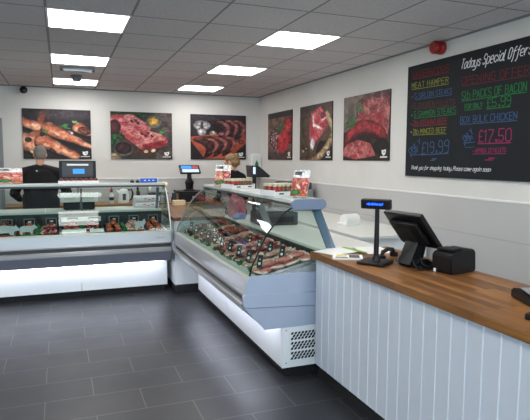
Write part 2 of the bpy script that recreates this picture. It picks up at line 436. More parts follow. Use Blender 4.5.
def art_grill():
    a = Art((40, 32, 38))
    a.put(a.ell(.28, .2, .045, .17, .2, .3, .7), (168, 70, 44)); a.put(a.ell(.37, .12, .03, .12, -.1, .3, .8), (110, 48, 38)); a.put(a.ell(.6, .1, .35, .1, 0, .3, 1), (66, 56, 64))
    for x0, y0, x1, y1, w0, w1 in ((-.03, .25, .32, .40, .085, .085), (.82, .36, .97, .46, .1, .06), (.38, .40, .99, .74, .125, .04), (.12, .66, .2, .62, .2, .18), (.28, .62, .76, .94, .125, .07)):
        a.put(a.band(x0 + .01, y0 + .05, x1 + .01, y1 + .06, w0 * 1.05, w1 * 1.15), (40, 22, 20))
        a.put(a.band(x0, y0, x1, y1, w0, w1), (182, 92, 62), (222, 152, 116), 8, .15)
    a.put(a.ell(.9, .42, .1, .08, .3), (92, 46, 42), (150, 78, 58))
    for cx, cy, r in ((.14, .86, .04), (.33, .72, .05), (.6, .84, .05), (.5, .5, .05), (.18, .33, .045), (.78, .62, .035), (.12, .58, .05), (.43, .44, .04)):
        a.put(a.ell(cx, cy, r, r * .6, .4, .4, .6), (228, 172, 136))
    a.put(a.ell(.08, .62, .05, .05), (66, 38, 32)); a.put(a.ell(.28, .5, .035, .05), (44, 34, 32)); a.put(a.ell(.42, .82, .05, .03, .6), (70, 40, 34)); a.put(a.ell(.05, .95, .09, .07), (36, 30, 34))
    a.put(a.ell(.69, .46, .05, .03, .5), (206, 190, 196), (140, 80, 90))
    a.herbs(.31, .45, .09, 7); a.herbs(.6, .33, .11, 12); a.herbs(.74, .24, .06, 5, (120, 170, 110))
    return a
def art_ribs():
    a = Art((52, 50, 46))
    a.put(a.rect(.72, 0, 1, 1), (92, 76, 72), (62, 50, 50), 8)
    for y in (.2, .42, .66): a.put(a.rect(.74, y, 1, y + .012), (36, 28, 28))
    a.put(a.ell(.3, .06, .35, .1, 0, .4), (40, 74, 38), (24, 46, 26)); a.put(a.ell(.08, .5, .12, .22, .2, .3), (44, 92, 48), (22, 50, 30))
    a.put(a.poly([(.12, .55), (.95, .62), (.62, .98), (.3, .9)]), (70, 44, 34))
    a.put(a.poly([(0, .08), (.35, .06), (.66, .3), (.62, .4), (.2, .48), (.0, .3)]), (168, 56, 62), (206, 118, 116), 12)
    a.put(a.ell(.06, .32, .1, .14), (84, 36, 40))
    a.put(a.poly([(.18, .38), (.45, .34), (.82, .46), (.93, .6), (.88, .68), (.5, .8), (.24, .56)]), (178, 62, 66), (216, 132, 126), 14)
    a.put(a.poly([(.5, .68), (.9, .58), (.9, .7), (.5, .84)]), (128, 24, 34), (160, 40, 48))
    for x, y in ((.34, .2), (.44, .24), (.5, .46), (.6, .44), (.4, .18), (.56, .5), (.66, .5)):
        a.put(a.ell(x, y, .03, .025, .5), (74, 34, 34))
    a.put(a.ell(.7, .2, .13, .14, 0, .05), (120, 130, 134)); a.put(a.ell(.69, .19, .11, .11, 0, .15), (198, 150, 50), (150, 96, 40), 20)
    a.put(a.ell(.82, .41, .06, .045), (56, 128, 50))
    a.put(a.ell(.2, .77, .155, .16, 0, .03), (132, 126, 124)); a.put(a.ell(.2, .76, .135, .13, 0, .03), (46, 24, 26), (70, 34, 34))
    a.put(a.ell(.05, .95, .12, .1), (168, 150, 112), (120, 100, 70), 20)
    a.put(a.ell(.56, .83, .035, .03), (214, 190, 140)); a.put(a.ell(.68, .81, .04, .03, -.3), (220, 196, 150))
    return a
def art_sausage():
    a = Art((38, 30, 36)); a.put(a.ell(.5, .05, .5, .15, 0, .3, 1), (54, 46, 52))
    a.put(a.poly([(.0, .5), (.3, .45), (.98, .42), (1, .62), (.66, .98), (.25, .98), (0, .58)]), (184, 82, 52), (158, 64, 42), 6, .1)
    a.put(a.poly([(.0, .6), (.22, .98), (0, .98)]), (32, 26, 30))
    for x, y in ((.84, .24), (.70, .24), (.55, .26)):
        a.put(a.band(x - .06, y - .05, x + .03, y + .2, .115, .09, .06, -.06), (34, 22, 28), (60, 34, 40))
        a.put(a.band(x - .01, y - .1, x + .1, y + .16, .05, .045, .06, -.07), (150, 88, 84), (110, 58, 60))
    for x, y in ((.62, .60), (.46, .62), (.30, .64)):
        a.put(a.band(x - .03, y - .04, x + .05, y + .18, .125, .10, .06, -.05), (36, 20, 26), (74, 38, 42))
        a.put(a.band(x + .03, y - .1, x + .13, y + .14, .05, .045, .06, -.08), (156, 84, 74), (112, 56, 54))
    a.put(a.band(.1, .54, .36, .5, .035, .03), (60, 30, 30), (110, 52, 44))
    a.put(a.ell(.2, .25, .15, .11, 0, .03), (186, 186, 192)); a.put(a.ell(.2, .38, .08, .1, 0, .1), (190, 188, 192), (130, 120, 124)); a.put(a.ell(.2, .22, .12, .06, 0, .03), (150, 150, 152)); a.put(a.band(.2, .18, .2, .3, .022), (62, 58, 40))
    a.put(a.ell(.4, .42, .07, .06), (206, 180, 166), (150, 100, 90)); a.put(a.ell(.37, .41, .03, .02), (96, 124, 66)); a.put(a.ell(.55, .42, .06, .04), (140, 84, 84))
    a.herbs(.88, .56, .1, 8, (88, 66, 46)); a.put(a.ell(.91, .6, .05, .05), (104, 52, 48))
    return a
def art_joint():
    a = Art((112, 96, 88)); a.put(a.rect(0, .55, 1, 1), (54, 40, 38), (36, 28, 28)); a.put(a.ell(.9, .3, .25, .4, 0, .3, .8), (78, 58, 58))
    a.put(a.band(.5, .24, .95, .24, .2, .22), (96, 34, 40), (150, 88, 86))
    a.put(a.poly([(.36, .2), (.52, .1), (.9, .1), (1, .22), (.97, .62), (.3, .52)]), (136, 48, 52), (176, 96, 92), 14)
    a.put(a.poly([(.34, .32), (.9, .3), (.86, .6), (.28, .56)]), (142, 36, 44), (170, 66, 66), 16)
    a.put(a.band(.12, .66, .86, .64, .14, .1, .1, -.12), (62, 18, 24)); a.put(a.band(.14, .6, .86, .6, .1, .09, .1, -.12), (168, 44, 50), (130, 28, 38), 10)
    a.put(a.poly([(.1, .74), (.35, .68), (.62, .74), (.74, .92), (.3, .98), (.0, .92), (.02, .82)]), (156, 46, 54), (188, 104, 98), 16)
    a.put(a.ell(.85, .8, .16, .12), (30, 24, 26))
    a.herbs(.2, .42, .2, 26, (54, 92, 46)); a.herbs(.38, .18, .12, 12, (64, 110, 60))
    return a
def art_rope():
    a = Art((70, 50, 42)); a.put(a.rect(0, 0, .5, .25), (44, 34, 34)); a.put(a.rect(0, .1, 1, 1) * .5, (104, 80, 62))
    for i in range(5): a.put(np.clip(a.ell(.55, .5, .42 + .04 * i, .44 + .05 * i, .3) - a.ell(.55, .5, .4 + .04 * i, .42 + .05 * i, .3), 0, 1), (150, 122, 92), (96, 70, 50))
    a.put(a.ell(.78, .85, .24, .2), (34, 28, 28)); a.put(a.band(.45, 1, 1, .6, .07, .07, .1, .06), (168, 142, 106), (120, 96, 70)); a.put(a.band(.85, .2, 1.05, .5, .06), (160, 134, 100))
    a.put(a.poly([(.38, .14), (.66, .06), (.82, .2), (.86, .4), (.7, .56), (.55, .66), (.46, .76), (.32, .6), (.34, .36)]), (176, 40, 56), (206, 92, 96), 10)
    a.put(a.band(.45, .36, .68, .44, .035, .03), (232, 190, 186)); a.put(a.band(.44, .2, .46, .38, .025), (236, 206, 200)); a.put(a.ell(.42, .7, .07, .12, .4), (216, 202, 206)); a.put(a.band(.7, .3, .84, .26, .02), (222, 170, 170)); a.put(a.ell(.72, .22, .06, .06), (128, 24, 42))
    for i in range(16): a.put(a.ell(random.uniform(.05, .4), random.uniform(.76, .98), .03, .025), random.choice([(150, 60, 50), (70, 100, 60), (190, 170, 140), (60, 40, 36)]))
    return a
def art_fillet():
    a = Art((112, 84, 70)); a.put(a.rect(0, 0, 1, .12), (48, 40, 40)); a.put(a.rect(0, .82, 1, 1), (74, 52, 44)); a.put(a.ell(.06, .96, .1, .06), (24, 18, 18))
    a.put(a.ell(.84, .3, .2, .16), (158, 30, 40), (196, 60, 60)); a.put(a.ell(.92, .55, .12, .12), (130, 26, 34))
    a.put(a.ell(.42, .6, .34, .3, 0, .1), (74, 34, 38), (150, 112, 112), 16)
    a.put(a.poly([(.52, .45), (.7, .38), (.86, .48), (.88, .7), (.68, .86), (.46, .82), (.44, .66)]), (170, 30, 42), (196, 54, 58), 10)
    for i in range(30): a.put(a.ell(random.uniform(.12, .46), random.uniform(.38, .7), .014, .012), random.choice([(220, 214, 210), (46, 26, 30), (180, 150, 146)]))
    a.herbs(.58, .34, .2, 22, (70, 106, 62))
    return a

def picture(art, loc, rz, label, w=.985, h=.76):
    t = thing('meat_picture', label, 'picture', loc, rz, 'printed meat pictures on the walls')
    part('board', t, M['blackm'], lambda b: bxx(b, -w / 2, w / 2, -.014, 0, 0, h))
    bm = bmesh.new(); W, H = art.w, art.h
    vs = [[bm.verts.new((-w / 2 + w * i / (W - 1), -.0145, h - h * j / (H - 1))) for i in range(W)] for j in range(H)]
    for j in range(H - 1):
        for i in range(W - 1): bm.faces.new((vs[j][i], vs[j + 1][i], vs[j + 1][i + 1], vs[j][i + 1]))
    bm.normal_update()
    o = link('print', bm, M['ink'], t, normals=False)
    a = np.clip(art.a, 0, 1); a = a * .84 + a.mean(2, keepdims=True) * .16; l = np.where(a <= .04045, a / 12.92, ((a + .055) / 1.055) ** 2.4)
    ca = o.data.color_attributes.new('ink', 'FLOAT_COLOR', 'POINT')
    ca.data.foreach_set('color', np.concatenate([l, np.ones((H, W, 1))], 2).reshape(-1).astype(np.float32))
    # white shop mark in the lower corner: a rounded emblem with a dark bite over a line of tiny lettering
    def logo(b):
        x, z = w / 2 - .095, .085
        pts = [(x - .04, z + .035), (x - .015, z + .027), (x + .01, z + .035), (x + .04, z + .038), (x + .042, z + .012), (x + .03, z - .014), (x + .008, z - .03), (x - .015, z - .026), (x - .036, z - .006)]
        prism(b, pts, -.0165, -.015, 'Y')
        for i, k in enumerate((.014, .01, .012, .009, .013, .01, .011)):
            bxx(b, x - .066 + i * .0195, x - .066 + i * .0195 + .0155, -.0165, -.015, z - .052, z - .052 + .014)
        prism(b, [(x - .008, z + .012), (x + .026, z + .016), (x + .02, z + .004), (x - .002, z + .002)], -.018, -.0168, 'Y', 1)
    bm = bmesh.new(); logo(bm); link('printed_logo', bm, [M['tagw'], M['blackm']], t)
    return t
picture(art_grill(), (-.024, YB, 1.585), 0, 'picture of browned grilled meat with flames and green herbs, on back wall behind the man')
picture(art_ribs(), (1.26, YB, 1.585), 0, 'picture of raw red ribs with dark sauce bowl and yellow dish')
picture(art_sausage(), (2.558, YB, 1.585), 0, 'picture of dark sausages on an orange board beside a white bowl')
picture(art_fillet(), (XR, 7.905, 1.585), -PI / 2, 'picture of dark crusted red fillet with herbs on brown, nearest the soap dispenser')
picture(art_rope(), (XR, 6.625, 1.585), -PI / 2, 'picture of raw red steak with white fat inside pale rope coils')
picture(art_joint(), (XR, 5.34, 1.585), -PI / 2, 'picture of sliced red beef joint with green herbs, nearest the chalkboard')

# ------------------------------------------------------------------ chalkboard
GL = {
 'A': "02 28 42|14 34", 'B': "02 08 38 47 46 35 05|35 44 43 32 02", 'C': "47 38 18 07 03 12 32 43", 'D': "02 08 28 46 44 22 02", 'E': "48 08 02 42|05 35", 'F': "48 08 02|05 35",
 'G': "47 38 18 07 03 12 32 43 45 25", 'H': "02 08|42 48|05 45", 'I': "22 28", 'K': "02 08|48 05 42", 'L': "08 02 42", 'M': "02 08 24 48 42", 'N': "02 08 42 48", 'O': "12 03 07 18 38 47 43 32 12",
 'P': "02 08 38 47 46 35 05", 'R': "02 08 38 47 46 35 05|25 42", 'S': "47 38 18 07 06 15 35 44 43 32 12 03", 'T': "08 48|28 22", 'U': "08 03 12 32 43 48", 'W': "08 12 26 32 48", 'X': "02 48|08 42", 'Y': "08 25 48|25 22", 'V': "08 22 48",
 '£': "47 38 28 17 12|02 42|05 35", '0': "12 03 07 18 38 47 43 32 12", '1': "17 28 22", '2': "07 18 38 47 46 02 42", '5': "48 08 05 35 44 43 32 12 03", '7': "08 48 12", '9': "45 15 06 07 18 38 47 43 32 12", '.': "22 32 33 23 22", '*': "24 35 25 34", '+': "24 44|33 35",
 'a': "46 16 05 03 12 32 43|46 42", 'b': "08 02 32 43 45 36 06", 'c': "45 36 16 05 03 12 32 43", 'd': "48 42 12 03 05 16 46", 'e': "04 44 45 36 16 05 03 12 42", 'f': "48 38 27 21 10|06 46", 'g': "46 16 05 03 12 42|46 41 30 00",
 'h': "08 02|05 26 36 45 42", 'i': "26 22|27 28", 'k': "08 02|36 04 32", 'l': "18 13 22 32", 'm': "02 06|05 16 25 22|25 36 45 42", 'n': "02 06|05 26 36 45 42", 'o': "12 03 05 16 36 45 43 32 12", 'p': "00 06 36 45 43 32 02",
 'r': "02 06|04 26 36", 's': "45 36 16 05 34 43 32 12 03", 't': "28 23 32|06 46", 'u': "06 03 12 32 43|46 42", 'w': "06 12 25 32 46", 'y': "06 03 12 42|46 41 30 00", 'x': "02 46|06 42"}
cb = thing('chalkboard', 'large black chalkboard with handwritten coloured offers and prices', 'chalkboard', (XR - .003, 4.54, 1.435), -PI / 2)
part('board', cb, M['board'], lambda b: bxx(b, 0, 2.1, -.018, 0, 0, 1.082, .002))
def strokes(b, segs, wd):
    d = Vector((0, -1, 0))
    for p, q in segs:
        p = Vector((p[0], 0, p[1])); q = Vector((q[0], 0, q[1])); v = q - p
        if v.length < 1e-5: continue
        v.normalize(); n = Vector((-v.z, 0, v.x)) * wd / 2; p = p - v * wd * .3; q = q + v * wd * .3
        f = [Vector((k.x, -.0195, k.z)) for k in (p + n, q + n, q - n, p - n)]
        g = [k + Vector((0, .0015, 0)) for k in f]
        a = [b.verts.new(k) for k in f]; c = [b.verts.new(k) for k in g]
        b.faces.new(a); b.faces.new(c[::-1])
        for i in range(4): b.faces.new((a[i], c[i], c[(i + 1) % 4], a[(i + 1) % 4]))
def write(text, m, y0, z0, y1, z1, h, wd=.008, ul=False, slant=0.0, box_=False, rot=0.0, jit=.25):
    x0, x1 = 4.54 - y0, 4.54 - y1; zz0, zz1 = z0 - 1.435, z1 - 1.435
    adv = sum(3.2 if c == ' ' else (3.0 if c in '.*I1il' else 5.6) for c in text) - 1.6
    k = (x1 - x0) / adv; x = 0; segs = []
    for ch in text:
        if ch != ' ':
            off = -1.2 if ch in '.*I1il' else 0
            for pl in GL[ch].split('|'):
                pts = [(int(s[0]) + off + random.uniform(-jit, jit), int(s[1]) - 2 + random.uniform(-jit, jit)) for s in pl.split()]
                for a, c in zip(pts, pts[1:]):
                    def tr(p):
                        X = (x + p[0]) * k; Z = p[1] / 6.0 * h
                        X += slant * Z
                        if rot: X, Z = X * math.cos(rot) - Z * math.sin(rot), X * math.sin(rot) + Z * math.cos(rot)
                        else: Z += (zz1 - zz0) * X / (x1 - x0)
                        return (x0 + X, zz0 + Z)
                    segs.append((tr(a), tr(c)))
        x += 3.2 if ch == ' ' else (3.0 if ch in '.*I1il' else 5.6)
    if ul: segs.append(((x0, zz0 - .012), (x1, zz1 - .012)))
    part('chalk_lettering', cb, m, lambda b: strokes(b, segs, wd * .8))
write('UNDERWOODS', M['cred'], 4.454, 2.399, 3.939, 2.391, .058, .009, True)
write('MEAT HAMPER', M['cyel'], 4.468, 2.300, 3.936, 2.288, .052, .0062, True)
write('5 SIRLOIN STEAKS', M['cblu'], 4.418, 2.196, 3.885, 2.188, .049, .0058, True)
write('5 CHICKEN FILLETS', M['cbrn'], 4.424, 2.103, 3.843, 2.086, .048, .0055, True)
write('5 GAMMON STEAKS', M['cgrn'], 4.420, 2.015, 3.825, 2.010, .054, .0065, True)
write('2lb STEWING BEEF', M['cred2'], 4.426, 1.936, 3.932, 1.931, .044, .0055, True)
write('2lb MINCED BEEF', M['cyel'], 4.428, 1.851, 3.941, 1.846, .046, .0058, True)
for zz, m in ((2.215, 'cblu'), (2.12, 'cbrn'), (2.035, 'cgrn'), (1.95, 'cred2'), (1.87, 'cyel')):
    write('*', M[m], 4.475, zz - .015, 4.455, zz - .015, .035, .012)
write('£19.99', M['cblu'], 4.286, 1.655, 3.902, 1.668, .108, .009, True)
write('ONLY', M['cblu'], 4.47, 1.655, 4.27, 1.66, .05, .008, True, rot=.55)
write('FOR', M['cblu'], 4.44, 1.615, 4.32, 1.62, .035, .006, False, rot=.55)
write('Thank you for shopping today. Please come again soon', M['cwht'], 4.446, 1.503, 3.392, 1.503, .036, .0042, False, .35)
for wd_, a_, b_ in (('Todays', 0, .2475), ('Special', .2847, .5353), ('Offers', .5725, .82)):
    write(wd_, M['cwht'], 3.785 - .91 * a_, 2.383, 3.785 - .91 * b_, 2.381, .078, .0085, False, .3)
write('OPENING OFFERS', M['cred'], 3.760, 2.247, 2.99, 2.236, .064, .0075, True)
write('5lb PACKS OF BACON', M['cgrn'], 3.753, 2.118, 3.069, 2.118, .066, .0078, True)
write('FOR ONLY', M['cgrn'], 3.713, 2.036, 3.513, 2.035, .039, .006, True)
write('£5.99', M['cgrn'], 3.460, 2.026, 3.212, 2.024, .072, .008, True)
write('BOX BULK CHICKEN', M['cblu'], 3.762, 1.916, 3.145, 1.912, .056, .007, True)
write('ONLY', M['cblu'], 3.70, 1.755, 3.58, 1.76, .05, .007, True, rot=.6)
write('FOR', M['cblu'], 3.69, 1.715, 3.58, 1.72, .035, .006, True, rot=.6)
write('£17.50', M['cpnk'], 3.539, 1.745, 3.193, 1.745, .098, .009, True)
write('+ APPROX 22 FILLETS', M['cpnk'], 3.600, 1.66, 3.238, 1.66, .034, .005, True)
write('.', M['cblu'], 4.15, 1.603, 4.09, 1.603, .03, .010, True)
write('.', M['cpnk'], 3.45, 1.610, 3.37, 1.610, .03, .010, True)

# ------------------------------------------------------------------ serve-over display cases
CURVE = [(.045, .778), (.062, .84), (.095, .909), (.155, 1.033), (.205, 1.105), (.26, 1.171), (.31, 1.215), (.365, 1.25)]
def smooth_curve(p, n=4):
    out = []
    for i in range(len(p) - 1):
        p0 = p[max(i - 1, 0)]; p1 = p[i]; p2 = p[i + 1]; p3 = p[min(i + 2, len(p) - 1)]
        for k in range(n):
            t = k / n
            out.append(tuple(.5 * (2 * p1[j] + (p2[j] - p0[j]) * t + (2 * p0[j] - 5 * p1[j] + 4 * p2[j] - p3[j]) * t * t + (3 * p1[j] - p0[j] - 3 * p2[j] + p3[j]) * t ** 3) for j in (0, 1)))
    out.append(p[-1]); return out
CV = smooth_curve(CURVE)
def shell_pts(th):
    inner = []
    for i, p in enumerate(CV):
        a = CV[max(i - 1, 0)]; b = CV[min(i + 1, len(CV) - 1)]
        d = Vector((b[0] - a[0], b[1] - a[1])).normalized()
        inner.append((p[0] + d.y * th, p[1] - d.x * th))
    return CV + inner[::-1]
def round_slab(y0, y1, z0, z1, n=6):
    r = (z1 - z0) / 2; zc = (z0 + z1) / 2; pts = []
    for k in range(n + 1):
        a = PI / 2 + PI * k / n; pts.append((y0 + r + r * math.cos(a), zc + r * math.sin(a)))
    for k in range(n + 1):
        a = -PI / 2 + PI * k / n; pts.append((y1 - r + r * math.cos(a), zc + r * math.sin(a)))
    return pts

def display_case(label, loc, rz, L, seams, legs, near_solid, cap_mat, rise, dz=0.0):
    t = thing('display_case', label, 'display counter', loc, rz)
    part('plinth', t, M['blackm'], lambda b: bxx(b, .02, L - .02, .33, 1.05, 0, .08))
    xs = [0] + seams + [L]
    for a, c in zip(xs, xs[1:]):
        part('base_panel', t, M['white'], lambda b: bxx(b, a + .002, c - .002, .288, .31, .08, .395, .0015))
    def ap(b): prism(b, [(.002, .53), (.148, .397), (.285, .397), (.285, .53)], 0, L)
    part('lower_apron', t, M['apron'], ap)
    def bu(b): prism(b, [(.002, .53), (-.010, .537), (-.012, .548), (-.009, .552), (-.012, .556), (-.012, .570), (-.009, .574), (-.011, .58), (-.004, .586), (.03, .586), (.1, .586), (.1, .53)], 0, L)
    part('bumper', t, M['bump'], bu)
    def up(b): prism(b, [(.03, .624), (.008, .626), (.006, .64), (.012, .66), (.02, .72), (.024, .752), (.1, .74), (.1, .624)], 0, L)
    part('bumper_groove', t, M['darkgrey'], lambda b: bxx(b, 0, L, .03, .1, .586, .624))
    part('front_panel', t, M['bump'], up)
    def lg(b): prism(b, [(.024, .752), (.026, .762), (.04, .77), (.10, .772), (.10, .74)], 0, L)
    part('glass_ledge', t, M['ledge'], lg)
    part('light_strip', t, M['strip'], lambda b: bxx(b, .06, L - .06, .19, .205, .386, .396))
    part('display_deck', t, M['steel'], lambda b: prism(b, [(.10, .735), (.63, .735 + rise), (.63, .74), (.10, .65)], 0, L))
    def rp(b):
        prism(b, [(.63, .74), (.605, .913 + dz), (.645, .913 + dz), (.67, .74)], 0, L)
        for k in range(int(L / .035)):
            bxx(b, .02 + k * .035, .035 + k * .035, .597, .612, .86, .905)
    part('rear_grille', t, M['dark'], rp)
    part('rear_body', t, M['white'], lambda b: bxx(b, 0, L, .70, 1.08, .08, .912 + dz))
    part('rear_worktop', t, M['deck'], lambda b: box(b, (L / 2, .855, .925 + dz), (L, .51, .024), .006))
    half = L / 2
    for a, c in ((0.0, half - .003), (half + .003, L)):
        part('front_glass', t, M['glass'], lambda b: prism(b, shell_pts(.006), a, c), True)
    endp = CV + [(.60, 1.24), (.69, .94), (.62, .86), (.10, .775)]
    for x in (-.008, L + .001):
        part('end_glass', t, M['glass'], lambda b: prism(b, endp, x, x + .006))
    def seal(b, x): tube(b, [(x, p[0] - .003, p[1]) for p in CV], .0065, 6)
    part('glass_edge', t, M['black'] if near_solid else M['whitep'], lambda b: seal(b, L + .004), True)
    part('glass_edge', t, M['midgrey'], lambda b: seal(b, -.005), True)
    part('top_shelf', t, M['shelf'], lambda b: box(b, (L / 2, .4875, 1.295), (L + .01, .265, .026), .004))
    part('shelf_rail', t, M['darkgrey'], lambda b: (bxx(b, -.004, L + .004, .362, .378, 1.262, 1.282), bxx(b, -.004, L + .004, .59, .612, 1.25, 1.282)))
    for x in (-.03, L + .005):
        part('shelf_end_cap', t, cap_mat, lambda b: prism(b, round_slab(.35, .625, 1.238, 1.312), x, x + .028), True)
    for x in legs:
        def lf(b): prism(b, [(.535, 1.245), (.60, 1.245), (.735, .937), (.665, .937)], x - .012, x + .012)
        part('shelf_support', t, M['capblue'] if x > L - .1 else M['midgrey'], lf)
    # end panels in three stepped tiers
    for x0, x1 in ((-.032, -.001), (L + .001, L + .032)):
        def ep(b):
            prism(b, [(.0, .648), (.022, .752), (.045, .777), (1.08, .777), (1.08, .606)][0:1] + [(.006, .655), (.022, .752), (.045, .777), (1.08, .777), (1.08, .612)], x0, x1 - (.006 if x1 > L else 0))
            prism(b, [(-.012, .575), (-.013, .64), (.0, .65), (1.08, .606), (1.08, .50), (.0, .56)], x0, x1)
            prism(b, [(.0, .556), (1.08, .496), (1.08, .385), (.15, .385)], x0, x1 - (.003 if x1 > L else 0))
        part('end_panel', t, M['bluegrey'] if near_solid else M['midgrey'], ep)
        if x0 < 0 or near_solid:
            be = part('base_end', t, M['white'], lambda b: bxx(b, x0 + (0 if x0 > 0 else .01), x1 - (.008 if x0 > 0 else 0), .288, 1.08, .08, .384))
            if x0 > 0:
                def vs(b):
                    if True:
                        zc = .165 + r * .074
                        for i in range(24):
                            for j in range(3):
                                y = .366 + i * .028 + (j % 2) * .014; z = zc - .02 + j * .02
                                prism(b, [(y - .013, z - .0085), (y + .004, z - .0085), (y + .013, z + .0085), (y - .004, z + .0085)], x1 - .0085, x1 - .0055)
                for r in range(3): part('vent_slot', be, M['blackm'], vs)
                for z in (.115, .36): part('screw', be, M['midgrey'], lambda b: cyl(b, (x1 - .009, .318, z), (x1 - .005, .318, z), .005))
        else:
            part('base_end', t, M['white'], lambda b: bxx(b, x0, x1 - .03, .288, 1.08, .08, .384))
    return t
LX0 = -1.5
case_l = display_case('long glass-fronted meat display case along the back, in front of the man in black', (LX0, 6.04, 0), 0, 2.67, [.76, 1.69], [.05, 1.72, 2.62], False, M['cream'], .05, .035)
part('maker_mark', case_l, M['midgrey'], lambda b: bxx(b, 2.50, 2.60, .0135, .017, .695, .702))
case_r = display_case('glass-fronted meat display case beside the panelled till counter, seen from its end', (1.175, 5.93, 0), -PI / 2, 2.47, [1.15], [.05, 1.18, 2.44], True, M['capblue'], .115)
TL = lambda x, y, z: (LX0 + x, 6.04 + y, z)
TR = lambda x, y, z: (1.175 + y, 5.93 - x, z)

# ------------------------------------------------------------------ meat, trays, tags and greenery
def blob(rx, ry, rz, seed, lump=.18, sub=3, flat=.55):
    b = bmesh.new(); bmesh.ops.create_icosphere(b, subdivisions=sub, radius=1)
    r = random.Random(seed); ph = [r.uniform(0, 6.28) for _ in range(9)]
    for v in b.verts:
        p = v.co.copy(); a = math.atan2(p.y, p.x)
        k = 1 + lump * (math.sin(2 * a + ph[0]) * .6 + math.sin(3 * a + ph[1]) * .5 + .5 * math.sin(5 * p.z + 3 * p.x + ph[2]) + .35 * math.sin(7 * p.x + ph[3]) * math.cos(6 * p.y + ph[4]))
        z = math.copysign(abs(p.z) ** flat, p.z)
        v.co = Vector((p.x * k * rx, p.y * k * ry, z * rz * (1 + .25 * math.sin(4 * p.x + ph[5]) * math.cos(3 * p.y + ph[6]))))
    return b
def sausage(b, l, r, seed):
    q = random.Random(seed); n = 9; c = q.uniform(-.3, .3) * l
    pts = [((c * (1 - (2 * i / (n - 1) - 1) ** 2)), -l / 2 + l * i / (n - 1), 0) for i in range(n)]
    rings = []
    for i, p in enumerate(pts):
        t = i / (n - 1); rr = r * math.sqrt(max(.06, 1 - (2 * t - 1) ** 6))
        rings.append([b.verts.new((p[0] + rr * math.cos(k * PI / 5), p[1], p[2] + rr * math.sin(k * PI / 5))) for k in range(10)])
    for i in range(n - 1):
        for k in range(10): b.faces.new((rings[i][k], rings[i][(k + 1) % 10], rings[i + 1][(k + 1) % 10], rings[i + 1][k]))
    b.faces.new(rings[0]); b.faces.new(rings[-1])
PROTO = {}
def proto(kind, v):
    if (kind, v) in PROTO: return PROTO[(kind, v)]
    rimmed = False
    if kind == 'pink_slab': bm, m, nm = blob(.046, .058, .017, v), MEAT['pinkchop'], 'pork_steak'; rimmed = True
    elif kind == 'red_steak': bm, m, nm = blob(.043, .056, .017, v + 20), MEAT['red'], 'beef_steak'; rimmed = True
    elif kind == 'dark_joint': bm, m, nm = blob(.042, .054, .036, v + 40, .1), MEAT['dark'], 'beef_joint'
    elif kind == 'pale_chop': bm, m, nm = blob(.042, .054, .016, v + 60, .22), MEAT['pale'], 'pork_chop'; rimmed = True
    elif kind == 'sausage':
        bm = bmesh.new(); sausage(bm, .13, .017, v); m, nm = MEAT['sausage'], 'sausage'
    elif kind == 'chunk': bm, m, nm = blob(.03, .036, .024, v + 80, .25), MEAT['red'], 'beef_chunk'
    elif kind == 'orange': bm, m, nm = blob(.036, .05, .022, v + 100, .22), MEAT['orange'], 'chicken_piece'
    me = bpy.data.meshes.new(nm); bmesh.ops.recalc_face_normals(bm, faces=bm.faces[:])
    bm.to_mesh(me); bm.free(); me.materials.append(m); me.polygons.foreach_set('use_smooth', [True] * len(me.polygons))
    rim = None
    if rimmed:
        rb = bmesh.new(); ring = []
        sz = max(abs(q.co.z) for q in me.vertices)
        for k in range(18):
            a = 2 * PI * k / 18; d = Vector((math.cos(a), math.sin(a)))
            best = max(me.vertices, key=lambda q: q.co.xy.dot(d) if q.co.xy.length > 0 else -1)
            ring.append((best.co.x, best.co.y, best.co.z + .004))
        half = ring[2:11]; tube(rb, half, .0085, 6)
        rim = bpy.data.meshes.new('fat_rim'); bmesh.ops.recalc_face_normals(rb, faces=rb.faces[:]); rb.to_mesh(rim); rb.free()
        rim.materials.append(M['fat']); rim.polygons.foreach_set('use_smooth', [True] * len(rim.polygons))
    PROTO[(kind, v)] = (nm, me, rim); return PROTO[(kind, v)]
DESC = {'pink_slab': ('pale pink pork steak', 'pork steaks'), 'red_steak': ('red beef steak with fat edge', 'red steaks'), 'dark_joint': ('dark red joint of beef', 'dark beef joints'),
        'pale_chop': ('pale pink chop with white rim', 'pale chops'), 'sausage': ('pinkish brown sausage', 'sausages'), 'chunk': ('small red chunk of beef', 'red beef chunks'), 'orange': ('orange marinated chicken piece', 'orange chicken pieces')}
RISE = {TL: .05, TR: .115}
tilt = lambda T: math.atan2(RISE[T], .53)
deckz = lambda y, T: .735 + (y - .10) * RISE[T] / .53
def meat(kind, v, T, x, y, dz, rz, ang, label, group):
    nm, me, rim = proto(kind, v)
    o = bpy.data.objects.new(nm, me); C.objects.link(o)
    lo = -min(q.co.z for q in me.vertices)
    o.location = T(x, y, deckz(y, T) + .012 + lo + dz); o.rotation_euler = (Matrix.Rotation(rz, 3, 'Z') @ Matrix.Rotation(tilt(T), 3, 'X') @ Matrix.Rotation(ang, 3, 'Z')).to_euler()
    if T is TL: o.scale = (.82, .82, .82)
    tag(o, label, 'meat', group)
    if rim:
        f = bpy.data.objects.new('fat_rim', rim); C.objects.link(f); f.parent = o
def tray(T, x, y0, y1, w, rz, label, group, m):
    t = thing('meat_tray', label, 'tray', T(x, (y0 + y1) / 2, deckz((y0 + y1) / 2, T) + .002), rz, group, tilt(T))
    h = (y1 - y0) / 2
    def f(b):
        bxx(b, -w / 2, w / 2, -h, h, 0, .006)
        for s in (-1, 1):
            bxx(b, s * w / 2 - .004, s * w / 2 + .004, -h, h, 0, .018); bxx(b, -w / 2, w / 2, s * h - .004, s * h + .004, 0, .018)
    part('tray_dish', t, m, f)
